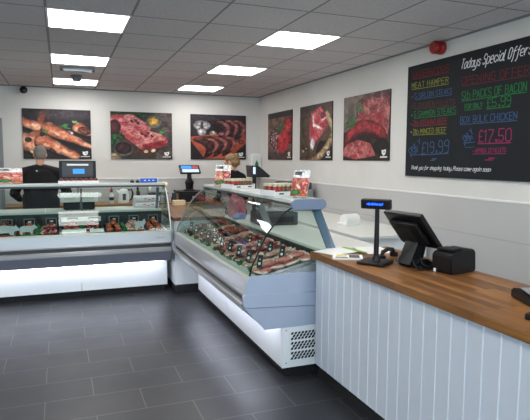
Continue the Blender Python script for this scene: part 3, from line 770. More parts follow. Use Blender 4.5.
def garnish(T, x, y0, y1, rz, label, group):
    r = random.Random(int(x * 1000)); bm = bmesh.new()
    n = int((y1 - y0) / .0035)
    for k in range(n):
        y = y0 + (y1 - y0) * k / n - (y0 + y1) / 2; a = r.uniform(0, 2 * PI); l = r.uniform(.012, .022); up = r.uniform(.025, .05)
        c = Vector((r.uniform(-.01, .01), y, .004)); d = Vector((math.cos(a), math.sin(a), 0)); s = Vector((-d.y, d.x, 0)) * .010
        p = [c - s * .4, c + s * .4, c + d * l * .6 + s + Vector((0, 0, up * .8)), c + d * l + Vector((0, 0, up)), c + d * l * .6 - s + Vector((0, 0, up * .8))]
        q = [k_ + Vector((0, 0, .0015)) for k_ in p]
        va = [bm.verts.new(k_) for k_ in p]; vb = [bm.verts.new(k_) for k_ in q]
        bm.faces.new(va); bm.faces.new(vb)
        for i in range(5): bm.faces.new((va[i], va[(i + 1) % 5], vb[(i + 1) % 5], vb[i]))
    bxx(bm, -.012, .012, -(y1 - y0) / 2, (y1 - y0) / 2, 0, .008)
    o = link('garnish_divider', bm, M['green']); o.location = T(x, (y0 + y1) / 2, deckz((y0 + y1) / 2, T) + .001); o.rotation_euler = (tilt(T), 0, rz)
    tag(o, label, 'garnish', group)
def price_tag(T, x, y, rz, label, group, z=None, w=.042, h=.092):
    t = thing('price_tag', label, 'price tag', T(x, y, (deckz(y, T) + .016) if z is None else z), rz, group)
    rot = Euler((-.35, 0, 0))
    part('plate', t, M['black'], lambda b: box(b, (0, 0, h / 2 + .008), (w, .004, h), .0015, rot))
    part('foot', t, M['black'], lambda b: bxx(b, -w / 2, w / 2, -.004, .03, 0, .006))
    def disc(b):
        for zz in (h * .32, h * .66):
            b2 = Matrix.Translation((0, 0, h / 2 + .008)) @ rot.to_matrix().to_4x4()
            p0 = b2 @ Vector((0, -.002, zz - h / 2)); p1 = b2 @ Vector((0, -.0032, zz - h / 2)); cyl(b, p0, p1, w * (.25 if zz < h / 2 else .12), n=12)
    part('white_disc', t, M['tagw'], disc)

ORD = ['nearest the vent end', 'second from the vent end', 'third from the vent end', 'fourth from the vent end', 'fifth from the vent end', 'fifth from the far end', 'fourth from the far end', 'third from the far end', 'second from the far end', 'at the far end']
kinds_r = ['pink_slab', 'pale_chop', 'red_steak', 'pink_slab', 'chunk', 'pale_chop', 'dark_joint', 'red_steak', 'sausage', 'dark_joint']
NC = 10; CWd = 2.41 / NC
for i, k in enumerate(kinds_r):
    x = 2.47 - .012 - CWd * (i + .5); w = CWd - .062
    d, pl = DESC[k]; place = ORD[i]
    tray(TR, x, .125, .60, w, -PI / 2, 'pale steel tray of %s in till-side case, %s' % (pl, place), 'meat trays in the till-side case', M['deck'] if i % 3 else M['steel'])
    lab = '%s in till-side case, tray %s' % (d, place); grp = '%s on the tray %s' % (pl, place)
    rr = random.Random(i)
    if k == 'sausage':
        for c in range(4):
            for r_ in range(3): meat(k, c % 3, TR, x - w / 2 + .035 + c * .043, .20 + r_ * .145, .0, -PI / 2, rr.uniform(-.12, .12), lab, grp)
    elif k == 'chunk':
        for c in range(3):
            for r_ in range(5): meat(k, (c + r_) % 4, TR, x + (c - 1) * .062, .175 + r_ * .09, 0, -PI / 2, rr.uniform(0, 6), lab, grp)
        for c in range(2):
            for r_ in range(3): meat(k, (c + r_) % 4, TR, x + (c - .5) * .06, .22 + r_ * .11, .035, -PI / 2, rr.uniform(0, 6), lab, grp)
    else:
        for c in range(2):
            for r_ in range(4):
                meat(k, (c * 2 + r_) % 4, TR, x + (c - .5) * .092, .185 + r_ * .112, .0, -PI / 2, rr.uniform(-.5, .5) + (PI if c else 0), lab, grp)
        if k != 'dark_joint':
            for r_ in range(3): meat(k, r_ % 4, TR, x + rr.uniform(-.02, .02), .24 + r_ * .112, .036, -PI / 2, rr.uniform(-.6, .6), lab, grp)
    price_tag(TR, x + .03, .16, -PI / 2 + .75, 'black price tag at glass side of the %s %s' % (pl, place), 'black price tags in the till-side case', z=deckz(.16, TR) + .055)
    if i < 4: price_tag(TR, x - .03, .36, -PI / 2 + .75, 'black price tag amid the %s %s' % (pl, place), 'black price tags in the till-side case', z=deckz(.36, TR) + .058)
    if True:
        garnish(TR, x - CWd / 2, .12, .60, -PI / 2, 'green parsley strip in till-side case beyond the %s %s' % (pl, place), 'parsley strips in the till-side case')
# back case: only the stretch inside the frame
kinds_l = ['dark_joint', 'orange', 'red_steak', 'orange', 'chunk', 'orange', 'pale_chop', 'orange']
ORDL = ['by the pig sign', 'by the sheep sign', 'third from the pig sign', 'fourth from the pig sign', 'fourth from the cased end', 'third from the cased end', 'second from the cased end', 'nearest the corner cabinet']
for i, k in enumerate(kinds_l):
    x = .80 + .232 * i + .10; w = .195
    d, pl = DESC[k]; place = ORDL[i]
    tray(TL, x, .14, .58, w, 0, 'black tray of %s in the back case, %s' % (pl, place), 'black meat trays in the back case', M['black'])
    lab = '%s in the back case, tray %s' % (d, place); grp = '%s in the back case, tray %s' % (pl, place)
    rr = random.Random(i + 50)
    for c in range(2):
        for r_ in range(3): meat(k, (c + r_) % 4, TL, x + (c - .5) * .09, .225 + r_ * .13, 0, 0, rr.uniform(-.5, .5), lab, grp)
    for r_ in range(2): meat(k, r_ + 1, TL, x + rr.uniform(-.02, .02), .36 + r_ * .12, .04, 0, rr.uniform(-.6, .6), lab, grp)
    t = thing('ticket_stand', 'grey framed dark ticket behind %s %s' % (pl, place), 'price tag', TL(x + .02, .50, deckz(.50, TL) + .05), 0, 'framed ticket cards in the back case')
    part('card', t, M['black'], lambda b: box(b, (0, 0, .045), (.10, .004, .07), .001))
    def fr(b):
        for s in (-1, 1): bxx(b, s * .054 - .005, s * .054 + .005, -.005, .005, -.04, .085)
        bxx(b, -.059, .059, -.005, .005, .081, .09)
    part('frame', t, M['midgrey'], fr)
    part('white_patch', t, M['tagw'], lambda b: bxx(b, -.015, .02, -.004, -.0025, .045, .062))
    if i % 2 == 0 and i: garnish(TL, x - .116, .13, .58, 0, 'green parsley strip in the back case beside the tray %s' % place, 'parsley strips in the back case')

PIG = [(-.12, .0), (-.10, .0), (-.095, .03), (-.04, .03), (.03, .032), (.05, .0), (.075, .0), (.08, .04), (.105, .055), (.13, .05), (.135, .075), (.115, .088), (.10, .115), (.085, .10), (.05, .105), (-.02, .115), (-.08, .105), (-.115, .09), (-.135, .095), (-.13, .08), (-.125, .05)]
SHEEP = [(-.07, 0), (-.055, 0), (-.05, .035), (.02, .035), (.03, 0), (.046, 0), (.05, .045), (.065, .07), (.09, .072), (.095, .085), (.078, .1), (.06, .115), (.045, .1), (0, .1), (-.05, .098), (-.075, .085), (-.082, .05)]
COW = [(-.05, 0), (-.035, 0), (-.03, .04), (.015, .04), (.02, 0), (.036, 0), (.04, .06), (.055, .08), (.06, .105), (.045, .12), (.06, .13), (.035, .125), (.02, .105), (-.04, .11), (-.055, .09), (-.06, .04)]
for nm, pts, px, lab in (('pig_sign', PIG, .94, 'grey pig-shaped cut-out sign standing behind the back case glass'), ('sheep_sign', SHEEP, 1.155, 'grey sheep-shaped cut-out sign beside the pig-shaped one'), ('cow_sign', COW, 2.34, 'grey cow-shaped cut-out sign nearer the corner cabinet in the back case')):
    t = thing(nm, lab, 'sign', TL(px, .125, .775))
    part('cutout', t, M['sign'], lambda b: prism(b, [(p[0], p[1]) for p in pts], -.003, .003, 'Y'))
    part('foot', t, M['green'] if nm == 'sheep_sign' else M['red'], lambda b: box(b, (0, 0, .002), (.15 if nm != 'cow_sign' else .09, .03, .012), .003))
for x, y, z, wd, hh, lab in ((1.71, .50, .86, .44, .055, 'long white light-reflection strip at mid height inside the back case, below the scale'), (1.62, .135, .772, .25, .04, 'short white light-reflection strip low along the back case glass, left of its twin'), (1.86, .135, .772, .15, .04, 'shortest white light-reflection strip low along the back case glass')):
    t = thing('reflection_strip', lab, 'reflection strip', TL(x, y, z), 0, 'white reflection strips in the back case')  # solid white strips stand for ceiling lights mirrored in the case glass
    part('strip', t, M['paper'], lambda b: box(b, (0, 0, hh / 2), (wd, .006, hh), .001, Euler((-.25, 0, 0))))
    for q in (-1, 1): part('reflection_strip_bracket', t, M['midgrey'], lambda b: bxx(b, q * wd * .4 - .006, q * wd * .4 + .006, .004, .012, min(0, deckz(y, TL) - z + .004), hh * .6))

# ------------------------------------------------------------------ till counter
ct = thing('till_counter', 'white panelled shop counter with oak worktop in the foreground', 'counter', (0, 0, 0))
Y0, Y1 = -.3, 3.40
def pan(b):
    pts = [(1.74, Y1)]
    # boards with a white half-round bead over every joint, standing for the groove highlight
    y = Y1; pl = [(1.71, Y1)]; glint_beads = []
    while y - .102 > Y0:
        y -= .102
        glint_beads.append(y)
    pl += [(1.71, Y0), (1.74, Y0), (1.74, Y1)]
    prism(b, pl, .10, .886, 'Z')
    for y in glint_beads: prism(b, [(1.711, y + .0065), (1.7075, y + .004), (1.706, y), (1.7075, y - .004), (1.711, y - .0065)], .101, .885, 'Z', 1)
part('front_panel', ct, [M['panel'], M['glint_bead']], pan)
part('carcass', ct, M['white'], lambda b: (bxx(b, 1.742, 2.28, Y1 - .02, Y1, .10, .886), bxx(b, 1.742, 2.28, Y0, Y0 + .02, .10, .886), bxx(b, 1.742, 2.28, Y0 + .02, Y1 - .02, .10, .13)))
part('kick_board', ct, M['blackm'], lambda b: bxx(b, 1.735, 2.26, Y0 + .01, Y1 - .01, 0, .10))
part('worktop', ct, M['wood'], lambda b: box(b, (2.005, (Y0 + Y1) / 2 + .01, .909), (.65, Y1 - Y0 + .06, .046), .004))
WT = .932

# corner cabinet and back worktop
cc = thing('corner_cabinet', 'white corner cabinet with oak top between the two glass display cases', 'cabinet', (0, 0, 0))
part('carcass', cc, M['white'], lambda b: bxx(b, 1.235, 1.90, 6.17, 7.98, .10, .866))
part('kick_board', cc, M['blackm'], lambda b: bxx(b, 1.235, 1.90, 6.15, 7.97, 0, .10))
part('worktop', cc, M['wood'], lambda b: box(b, (1.57, 7.075, .888), (.70, 1.85, .042), .004))
bc = thing('back_counter', 'long oak-topped white counter along the back wall', 'counter', (0, 0, 0))
part('carcass', bc, M['white'], lambda b: bxx(b, -.75, 3.26, 8.30, 8.84, 0, .862))
part('worktop', bc, M['woodx'], lambda b: box(b, (1.255, 8.555, .884), (4.02, .59, .045), .004))
BT = .907
wb = thing('side_bench', 'low white topped work bench along the picture wall behind the display case', 'work bench', (0, 0, 0))
part('bench_top', wb, M['deck'], lambda b: box(b, (2.89, 5.55, .885), (.78, 2.9, .03), .005))
part('carcass', wb, M['white'], lambda b: bxx(b, 2.54, 3.26, 4.14, 6.96, .08, .87))
part('kick_board', wb, M['blackm'], lambda b: bxx(b, 2.58, 3.24, 4.18, 6.92, 0, .08))

# ------------------------------------------------------------------ things on the till counter
t = thing('customer_display', 'black pole display with blue digits on the oak counter', 'display', (1.865, 2.875, WT), -PI / 2 + .62)
part('base', t, M['black'], lambda b: box(b, (0, 0.005, .011), (.18, .185, .022), .008))
part('pole', t, M['black'], lambda b: (cyl(b, (0, .02, .02), (0, .02, .36), .017, .014), cyl(b, (0, .02, .02), (0, .02, .05), .03, .02)), True)
hd = part('display_head', t, M['black'], lambda b: box(b, (0, .0, .385), (.195, .045, .062), .008, Euler((.12, 0, 0))))
def dg(b):
    r = random.Random(3)
    for k in range(13):
        x = -.055 + k * .0085
        bxx(b, x, x + .0062, -.0262, -.0235, .378 + (.0 if k % 3 else .004), .378 + r.choice((.010, .016, .013)))
part('blue_digits', hd, M['vfd'], dg)
t = thing('touch_monitor', 'black touch screen till seen from behind, tilted back on its stand', 'till', (2.08, 2.745, WT), .12)
rotm = Euler((0, -.70, 0))
def slab(b): box(b, (0, 0, 0), (.028, .40, .285), .008, rotm)
mon = part('screen_housing', t, M['black'], lambda b: box(b, (-.035, 0, .235), (.03, .33, .275), .008, rotm))
part('rear_cover', mon, M['black'], lambda b: box(b, (-.060, 0, .215), (.03, .24, .18), .012, rotm))
part('screen', mon, mat('screen_dark', (20, 24, 32), .15), lambda b: box(b, (-.022, 0, .246), (.004, .31, .25), .001, rotm))
part('rear_plate', mon, M['blackm'], lambda b: box(b, (-.073, 0.02, .205), (.008, .15, .10), .002, rotm))
def neck(b):
    prism(b, [(-.10, .02), (-.02, .18), (.03, .20), (.04, .15), (.0, .02)], -.055, .055, 'Y')
part('stand_neck', t, M['black'], neck)
part('stand_base', t, M['black'], lambda b: (box(b, (.03, -.02, .012), (.20, .20, .024), .01), prism(b, [(-.09, .02), (-.05, .055), (.02, .055), (.06, .02)], -.09, .09, 'Y')))
part('cable', t, M['black'], lambda b: tube(b, [(-.06, -.02, .07), (-.09, -.09, .03), (-.10, -.13, .008), (-.05, -.15, .007), (.0, -.14, .007)], .006), True)
part('cable', t, M['black'], lambda b: tube(b, [(-.02, -.05, .08), (-.05, -.11, .035), (-.01, -.135, .008), (.04, -.13, .007)], .005), True)
t = thing('headset', 'black telephone handset lying behind the pole display', 'telephone', (2.06, 3.02, WT), .5)
part('handle', t, M['black'], lambda b: tube(b, [(-.09, 0, .02), (-.07, 0, .05), (0, 0, .062), (.07, 0, .05), (.09, 0, .02)], .014), True)
for s in (-1, 1): part('ear_pad', t, M['black'], lambda b: cyl(b, (s * .09, 0, .001), (s * .09, 0, .03), .028), True)
t = thing('receipt_printer', 'black receipt printer beside the tilted till screen', 'printer', (2.185, 2.52, WT), .15)
def pr(b):
    pts = [(-.10, 0), (-.105, .02), (-.105, .105), (-.085, .125), (.0, .135), (.085, .14), (.105, .12), (.11, .02), (.10, 0)]
    prism(b, pts, -.075, .075, 'X')
bm = bmesh.new(); pr(bm); bmesh.ops.bevel(bm, geom=bm.edges[:], offset=.006, segments=2, affect='EDGES'); o = link('body', bm, M['black'], t); autosmooth(o); o.rotation_euler = (0, 0, -PI / 2)
part('cover', t, M['black'], lambda b: box(b, (-.04, .0, .139), (.09, .11, .014), .005))
part('paper_slot', t, M['darkgrey'], lambda b: box(b, (.035, 0, .141), (.012, .10, .006), .002))
part('receipt_tip', t, M['paper'], lambda b: box(b, (-.108, .045, .012), (.004, .016, .02)))
t = thing('card_reader', 'dark card payment reader with grey buttons, partly out of frame on oak counter', 'card reader', (2.045, 1.835, WT), -.35)
def cr(b): prism(b, [(-.10, 0), (-.10, .03), (-.08, .05), (.02, .06), (.10, .045), (.10, .0)], -.042, .042, 'X')
bm = bmesh.new(); cr(bm); bmesh.ops.bevel(bm, geom=bm.edges[:], offset=.007, segments=2, affect='EDGES'); o = link('body', bm, M['black'], t); autosmooth(o)
part('face', t, M['midgrey'], lambda b: box(b, (0, -.035, .0585), (.074, .115, .004), .0015, Euler((.1, 0, 0))))
part('screen', t, mat('reader_screen', (52, 64, 96), .1), lambda b: box(b, (0, .0, .0625), (.06, .05, .003), .001, Euler((.1, 0, 0))))
part('button', t, M['darkgrey'], lambda b: [box(b, (-.02 + i * .02, -.045 - j * .014, .0585 - j * .0014), (.014, .009, .005), .001) for i in range(3) for j in range(3)])
t = thing('coiled_cable', 'black cable plug lying near the oak counter front edge', 'cable', (1.83, 1.615, WT), .4)
part('plug', t, M['black'], lambda b: box(b, (0, .0, .014), (.045, .06, .028), .008))
part('lead', t, M['black'], lambda b: tube(b, [(.01, -.02, .012), (.05, -.08, .008), (.13, -.10, .006), (.2, -.02, .006)], .006), True)
def sheet(name, label, cat, loc, rz, w, h, m, th=.0015, deco=None):
    t = thing(name, label, cat, loc, rz)
    part('page', t, m, lambda b: box(b, (0, 0, th / 2), (w, h, th)))
    if deco: deco(t, th)
    return t
sheet('paper_sheet', 'large white paper sheet at far end of oak counter', 'paper', (1.86, 3.345, WT + .003), .35, .30, .21, M['paper'], .004)
sheet('paper_sheet', 'white paper sheet by the lime band, behind the pole display', 'paper', (2.14, 3.32, WT), -.15, .21, .30, M['paper'], .003)
sheet('lime_folder', 'narrow lime green card strip lying between the white papers', 'card', (1.985, 3.335, WT + .008), .12, .035, .26, M['lime'], .002)
def md(t, th):
    part('printed_patch', t, M['yellow'], lambda b: box(b, (-.04, .02, th + .0005), (.07, .05, .001)))
    part('printed_patch', t, M['darkgrey'], lambda b: box(b, (.045, 0, th + .0005), (.07, .10, .001)))
    part('printed_patch', t, M['navy'], lambda b: box(b, (-.04, -.045, th + .0005), (.08, .03, .001)))
sheet('price_leaflet', 'small printed leaflet stack with yellow and dark patches on oak counter', 'leaflet', (1.80, 3.11, WT), -.5, .20, .13, M['paper'], .012, md)
t = thing('paper_roll', 'cream paper roll bundle on the white bench behind the counter papers', 'paper roll', (2.87, 4.92, .90), .2)
part('roll', t, M['paper'], lambda b: (cyl(b, (-.09, 0, .06), (.09, 0, .06), .06, n=20), box(b, (0, .02, .015), (.20, .16, .03), .006)), True)

# ------------------------------------------------------------------ things on the till-side case shelf
SH = 1.309
def jar_tray(loc, rz, label, nx, ny, place):
    t = thing('white_crate', label, 'crate', loc, rz, 'white jar crates on the till-side shelf')
    w, d = .27, .19
    def f(b):
        bxx(b, -w / 2, w / 2, -d / 2, d / 2, 0, .004)
        for s in (-1, 1):
            bxx(b, s * w / 2 - .003, s * w / 2 + .003, -d / 2, d / 2, 0, .045)
        bxx(b, -w / 2, w / 2, -d / 2 - .003, -d / 2 + .003, 0, .034); bxx(b, -w / 2, w / 2, d / 2 - .003, d / 2 + .003, 0, .045)
    part('crate_body', t, M['whitep'], f)
    for s in (-1, 1): part('hand_hole', t, M['darkgrey'], lambda b: box(b, (s * .07, -d / 2 - .0035, .018), (.045, .002, .012), .0005))
    mats = {'red': M['jarred'], 'brown': M['jarbrown']}
    protos = {}
    for i in range(nx):
        for j in range(ny):
            col = 'red' if (i, j) in ((0, 0), (1, 0), (0, 1)) else 'brown'
            q = Euler((0, 0, rz)).to_matrix() @ Vector((-w / 2 + .03 + i * (w - .06) / (nx - 1), -d / 2 + .035 + j * (d - .07) / (ny - 1), .005))
            if col not in protos:
                bm = bmesh.new(); lathe(bm, [(.016, 0), (.019, .004), (.019, .062), (.015, .07)], n=12); o = link('jar', bm, mats[col]); autosmooth(o)
                bm = bmesh.new(); lathe(bm, [(.0195, .069), (.0195, .087), (.017, .09)], n=12); l = link('lid', bm, M['jarlid'], o); autosmooth(l)
                protos[col] = o
            else: o = copy_tree(protos[col])
            o.location = Vector(loc) + q
            tag(o, ('small cream-lidded jar with red contents in the %s crate' if col == 'red' else 'small brown jar with cream lid in the %s crate') % place, 'jar', '%s jars in the %s crate' % (col, place))
jar_tray((1.640, 5.0, SH), .35, 'white crate of cream-lidded jars beside the woman and leaflet stand, farther one', 6, 3, 'farther')
jar_tray((1.655, 3.95, SH), .3, 'white crate of cream-lidded jars nearer the blue-grey shelf end', 6, 3, 'nearer')
def leaflet_stand(loc, rz, label, w=.125, h=.205, seed=1):
    t = thing('leaflet_stand', label, 'leaflet stand', loc, rz, 'leaflet stands on the display case shelves')
    rot = Euler((-.33, 0, 0))
    part('holder', t, M['acryl'], lambda b: (box(b, (0, .02, h / 2), (w, .003, h), 0, rot), bxx(b, -w / 2, w / 2, -.03, .05, 0, .003)))
    a = Art((214, 214, 212), 40, 60)
    r = random.Random(seed)
    a.put(a.rect(0, .3, 1, 1), (150, 62, 56), (206, 140, 124), 6)
    a.put(a.ell(.3, .85, .3, .1), (52, 112, 52)); a.put(a.ell(.75, .5, .25, .12), (186, 60, 60), (226, 160, 150)); a.put(a.ell(.4, .62, .22, .08, .4), (224, 170, 150)); a.put(a.ell(.8, .92, .2, .06), (190, 96, 40)); a.put(a.rect(.08, .06, .5, .2), (70, 70, 72), (150, 150, 150), 10)
    bm = bmesh.new(); W, H = a.w, a.h
    R = rot.to_matrix(); off = Vector((0, .02, h / 2))
    vs = [[bm.verts.new(off + R @ Vector((-w / 2 + .004 + (w - .008) * i / (W - 1), -.003, h / 2 - .003 - (h - .01) * j / (H - 1)))) for i in range(W)] for j in range(H)]
    for j in range(H - 1):
        for i in range(W - 1): bm.faces.new((vs[j][i], vs[j + 1][i], vs[j + 1][i + 1], vs[j][i + 1]))
    bm.normal_update(); o = link('leaflet', bm, M['ink'], t, normals=False)
    aa = np.clip(a.a, 0, 1); l = np.where(aa <= .04045, aa / 12.92, ((aa + .055) / 1.055) ** 2.4)
    ca = o.data.color_attributes.new('ink', 'FLOAT_COLOR', 'POINT'); ca.data.foreach_set('color', np.concatenate([l, np.ones((H, W, 1))], 2).reshape(-1).astype(np.float32))
    part('back_card', t, M['paper'], lambda b: box(b, (0, .0215, h / 2), (w - .008, .0015, h - .008), 0, rot))
leaflet_stand((1.665, 3.61, SH), -.95, 'meat leaflet stand at the near end of the till-side case shelf', .15, .215, seed=2)
leaflet_stand((1.60, 5.42, SH), -.6, 'meat leaflet stand in front of the woman at the far shelf end', .17, .23, seed=5)
# scale on the rear worktop of the till-side case
t = thing('weighing_scale', 'dark grey weighing scale with raised black screen behind the till-side case shelf', 'scale', (2.03, 5.02, .938), -.05)
part('body', t, M['darkgrey'], lambda b: box(b, (0, 0, .065), (.40, .36, .13), .015))
part('pan', t, M['steel'], lambda b: box(b, (0, 0, .145), (.36, .30, .012), .005))
part('front_plate', t, M['black'], lambda b: box(b, (0, -.182, .06), (.30, .006, .06), .002))
part('post', t, M['black'], lambda b: box(b, (-.185, .08, .31), (.035, .035, .36), .006))
hd = part('screen_head', t, M['black'], lambda b: prism(b, [(-.045, .46), (-.05, .60), (.06, .585), (.17, .475), (.15, .455)], -.26, -.05, 'Y'))
bpy.data.objects.remove(hd)
bm = bmesh.new(); prism(bm, [(-.235, .475), (-.245, .595), (-.17, .592), (-.045, .49), (-.055, .475)], -.02, .18, 'Y'); hd = link('screen_head', bm, M['black'], t)
part('label_window', hd, M['lcdpale'], lambda b: box(b, (-.215, -.0215, .545), (.026, .002, .07)))
# bags at the far end of the rear worktop
def bag(loc, rz, label, s, m, seed, knot=True, mz=None):
    t = thing('plastic_bag', label, 'bag', loc, rz)
    bm = blob(s[0], s[1], s[2], seed, .14, 3, .8)
    for v in bm.verts: v.co.z = max(v.co.z, -s[2] * .72)
    lo = min(v.co.z for v in bm.verts)
    for v in bm.verts: v.co.z -= lo
    o = link('bag_body', bm, m, t); autosmooth(o, 80)
    if knot: part('bag_neck', t, m, lambda b: lathe(b, [(.02, 0), (.012, .03), (.035, .07), (.03, .075)], (0, 0, s[2] * 1.55), 10), True)
bag((1.97, 5.30, .938), .2, 'blue plastic bag beside the scale on till-side case', (.06, .065, .06), M['bagblue'], 3)
bag((1.86, 5.74, .938), .6, 'pink plastic bag at the far end of till-side case', (.12, .08, .14), M['bagred'], 9)
bag((1.83, 5.55, .938), .6, 'flat blue bag in front of the pink bag on till-side case', (.10, .07, .035), M['bagblue'], 14, False)
# machine on the side bench
t = thing('vacuum_packer', 'low dark grey vacuum packing machine on the bench below the fillet picture', 'machine', (3.02, 6.75, .90), 0)
part('body', t, M['midgrey'], lambda b: box(b, (0, 0, .14), (.40, .48, .28), .02))
part('lid', t, M['darkgrey'], lambda b: box(b, (0, .0, .335), (.38, .46, .11), .04))
part('handle', t, M['steel'], lambda b: tube(b, [(-.20, -.12, .33), (-.225, -.12, .33), (-.225, .12, .33), (-.20, .12, .33)], .009), True)
# soap dispenser
t = thing('soap_dispenser', 'white wall soap dispenser with green drop in the room corner', 'dispenser', (3.198, YB - .012, 1.27), 0)
part('housing', t, M['whitep'], lambda b: box(b, (0, -.075, .22), (.20, .15, .40), .04, seg=3), True)
part('lower_cover', t, M['midgrey'], lambda b: box(b, (0, -.075, .06), (.17, .11, .10), .025), True)
def drop(b):
    pts = [(0, .31), (.028, .25), (.032, .22), (.018, .195), (-.018, .195), (-.032, .22), (-.028, .25)]
    prism(b, pts, -.155, -.149, 'Y')
part('green_drop', t, M['green2'], drop)
# ------------------------------------------------------------------ things on the back case
leaflet_stand((-.53, 6.535, SH), .1, 'wide meat leaflet stand on the back case shelf left of the man', .27, .185, seed=8)
t = thing('pot_tray', 'white tray of red pots on the back case shelf in front of the scale', 'tray', (.195, 6.53, SH), 0)
part('tray_body', t, M['whitep'], lambda b: (bxx(b, -.22, .22, -.05, .05, 0, .004), bxx(b, -.22, .22, -.053, -.05, 0, .03), bxx(b, -.22, .22, .05, .053, 0, .03), bxx(b, -.223, -.22, -.05, .05, 0, .03), bxx(b, .22, .223, -.05, .05, 0, .03)))
pot0 = None
for i in range(8):
    if pot0 is None:
        bm = bmesh.new(); lathe(bm, [(.02, 0), (.023, .03), (.02, .045)], n=12); pot0 = link('red_pot', bm, M['jarred']); autosmooth(pot0)
        bm = bmesh.new(); lathe(bm, [(.021, .045), (.021, .053), (.018, .055)], n=12); autosmooth(link('lid', bm, M['darkgrey'], pot0)); o = pot0
    else: o = copy_tree(pot0)
    o.location = (.195 - .189 + i * .054, 6.53, SH + .0045)
    tag(o, 'small red pot in the white tray on the back case shelf', 'pot', 'red pots in the white tray')
t = thing('blue_packet', 'blue and white packet on the back case shelf', 'packet', (1.00, 6.54, SH), 0)
part('packet', t, M['blue'], lambda b: box(b, (0, 0, .024), (.20, .07, .048), .006))
part('white_end', t, M['whitep'], lambda b: box(b, (.105, 0, .024), (.012, .072, .047), .003))
for k in range(3): part('white_print', t, M['paper'], lambda b: box(b, (-.05 + .05 * k, -.036, .026), (.022, .001, .010)))
for k, x in enumerate((.80, .865)):
    t = thing('ticket_clip', 'small black ticket clip on back case shelf, %s the blue packet' % ('farther from' if k == 0 else 'next to'), 'clip', (x, 6.52, SH), 0, 'black ticket clips')
    part('clip_base', t, M['black'], lambda b: box(b, (0, 0, .012), (.045, .04, .024), .006))
    part('clip_jaw', t, M['midgrey'], lambda b: box(b, (0, 0, .03), (.03, .008, .02), .002))
# scale on the rear worktop of the back case
t = thing('weighing_scale', 'black weighing scale with blue screen on the back case beside the man', 'scale', (.20, 6.93, .973), 0)
part('base', t, M['black'], lambda b: box(b, (0, 0, .05), (.36, .30, .085), .012))
part('foot', t, M['black'], lambda b: [cyl(b, (sx * .14, sy * .11, 0), (sx * .14, sy * .11, .012), .02) for sx in (-1, 1) for sy in (-1, 1)])
part('front_plate', t, M['whitep'], lambda b: box(b, (0, -.16, .155), (.43, .02, .115), .006))  # white plate stands for a ceiling panel's reflection in the glass
for s in (-1, 1): part('reflection_inset', t, M['cream'], lambda b: box(b, (s * .105, -.171, .145), (.13, .003, .022)))  # pale insets belong to the same modelled reflection
part('pan', t, M['steel'], lambda b: box(b, (0, 0, .10), (.38, .28, .012), .004))
part('post', t, M['midgrey'], lambda b: cyl(b, (0, .05, .1), (0, .05, .38), .014), True)
hd = part('screen_head', t, M['black'], lambda b: box(b, (0, .05, .475), (.43, .08, .24), .008))
part('screen_bezel', hd, M['darkgrey'], lambda b: box(b, (0.0, .009, .485), (.36, .006, .18), .003))
part('lcd', hd, M['lcd'], lambda b: box(b, (.01, .005, .465), (.135, .004, .06)))
part('label_band', hd, M['whitep'], lambda b: box(b, (0, .005, .545), (.25, .004, .022)))
# white paper packs on the back case worktop
for k, (z, dx) in enumerate(((.938 + .035, 0), (1.046, .01))):
    t = thing('paper_pack', 'white wrapped paper pack with pink print, %s of two on the back case' % ('lower' if k == 0 else 'upper'), 'pack', (1.02 + dx, 6.95, z), 0, 'stacked white paper packs')
    bm = bmesh.new(); box(bm, (0, 0, .036), (.31, .22, .072), .022, seg=3); o = link('wrapped_body', bm, M['bagwhite'], t); autosmooth(o, 60)
    part('pink_print', t, M['pink'], lambda b: [box(b, (-.03 + .05 * q, -.1105, .04 - .01 * (q % 2)), (.035, .001, .012)) for q in range(3)])
# back counter things
t = thing('squeezy_bottle', 'white bottle with red cap on the back counter beside the scale', 'bottle', (.72, 8.42, BT), 0)
part('bottle_body', t, M['whitep'], lambda b: lathe(b, [(.03, 0), (.036, .01), (.036, .13), (.018, .16), (.014, .175)]), True)
part('label_band', t, M['navy'], lambda b: lathe(b, [(.0368, .05), (.0368, .1)]), True)
part('cap', t, M['red'], lambda b: lathe(b, [(.02, .172), (.02, .21), (.009, .225), (.006, .25)]), True)
t = thing('kettle', 'white kettle with black handle and dark window on the back counter', 'kettle', (.905, 8.45, BT), 0)
part('kettle_body', t, M['whitep'], lambda b: lathe(b, [(.075, 0), (.085, .01), (.08, .12), (.065, .2), (.05, .215), (.012, .225)]), True)
part('handle', t, M['black'], lambda b: tube(b, [(.06, 0, .2), (.12, 0, .21), (.14, 0, .15), (.12, 0, .06), (.083, 0, .04)], .014), True)
part('spout', t, M['whitep'], lambda b: cyl(b, (-.06, 0, .15), (-.11, 0, .2), .025, .014), True)
part('dark_window', t, M['darkgrey'], lambda b: box(b, (0, -.078, .1), (.05, .016, .1), .007))
t = thing('tape_gun', 'black upright tape dispenser beside the white kettle', 'tape dispenser', (1.12, 8.42, BT), 0)
part('stand', t, M['black'], lambda b: box(b, (0, 0, .02), (.09, .12, .04), .01))
part('roll', t, M['black'], lambda b: cyl(b, (-.02, 0, .12), (.02, 0, .12), .075, n=20), True)
part('arm', t, M['black'], lambda b: box(b, (.0, .03, .16), (.03, .04, .17), .008))
t = thing('meat_slicer', 'low grey slicer standing on back counter beyond the white packs', 'slicer', (1.38, 8.5, BT), 0)
part('body', t, M['midgrey'], lambda b: box(b, (0, 0, .06), (.40, .34, .12), .02))
part('carriage', t, M['darkgrey'], lambda b: box(b, (.05, -.05, .145), (.30, .24, .03), .008))
part('blade_guard', t, M['steel'], lambda b: cyl(b, (-.10, -.02, .19), (-.06, -.02, .19), .09, n=24), True)
t = thing('cash_drawer', 'black cash drawer on the back counter under the small till screen', 'cash drawer', (1.965, 8.52, BT), 0)
part('body', t, M['black'], lambda b: box(b, (0, 0, .085), (.42, .42, .17), .006))
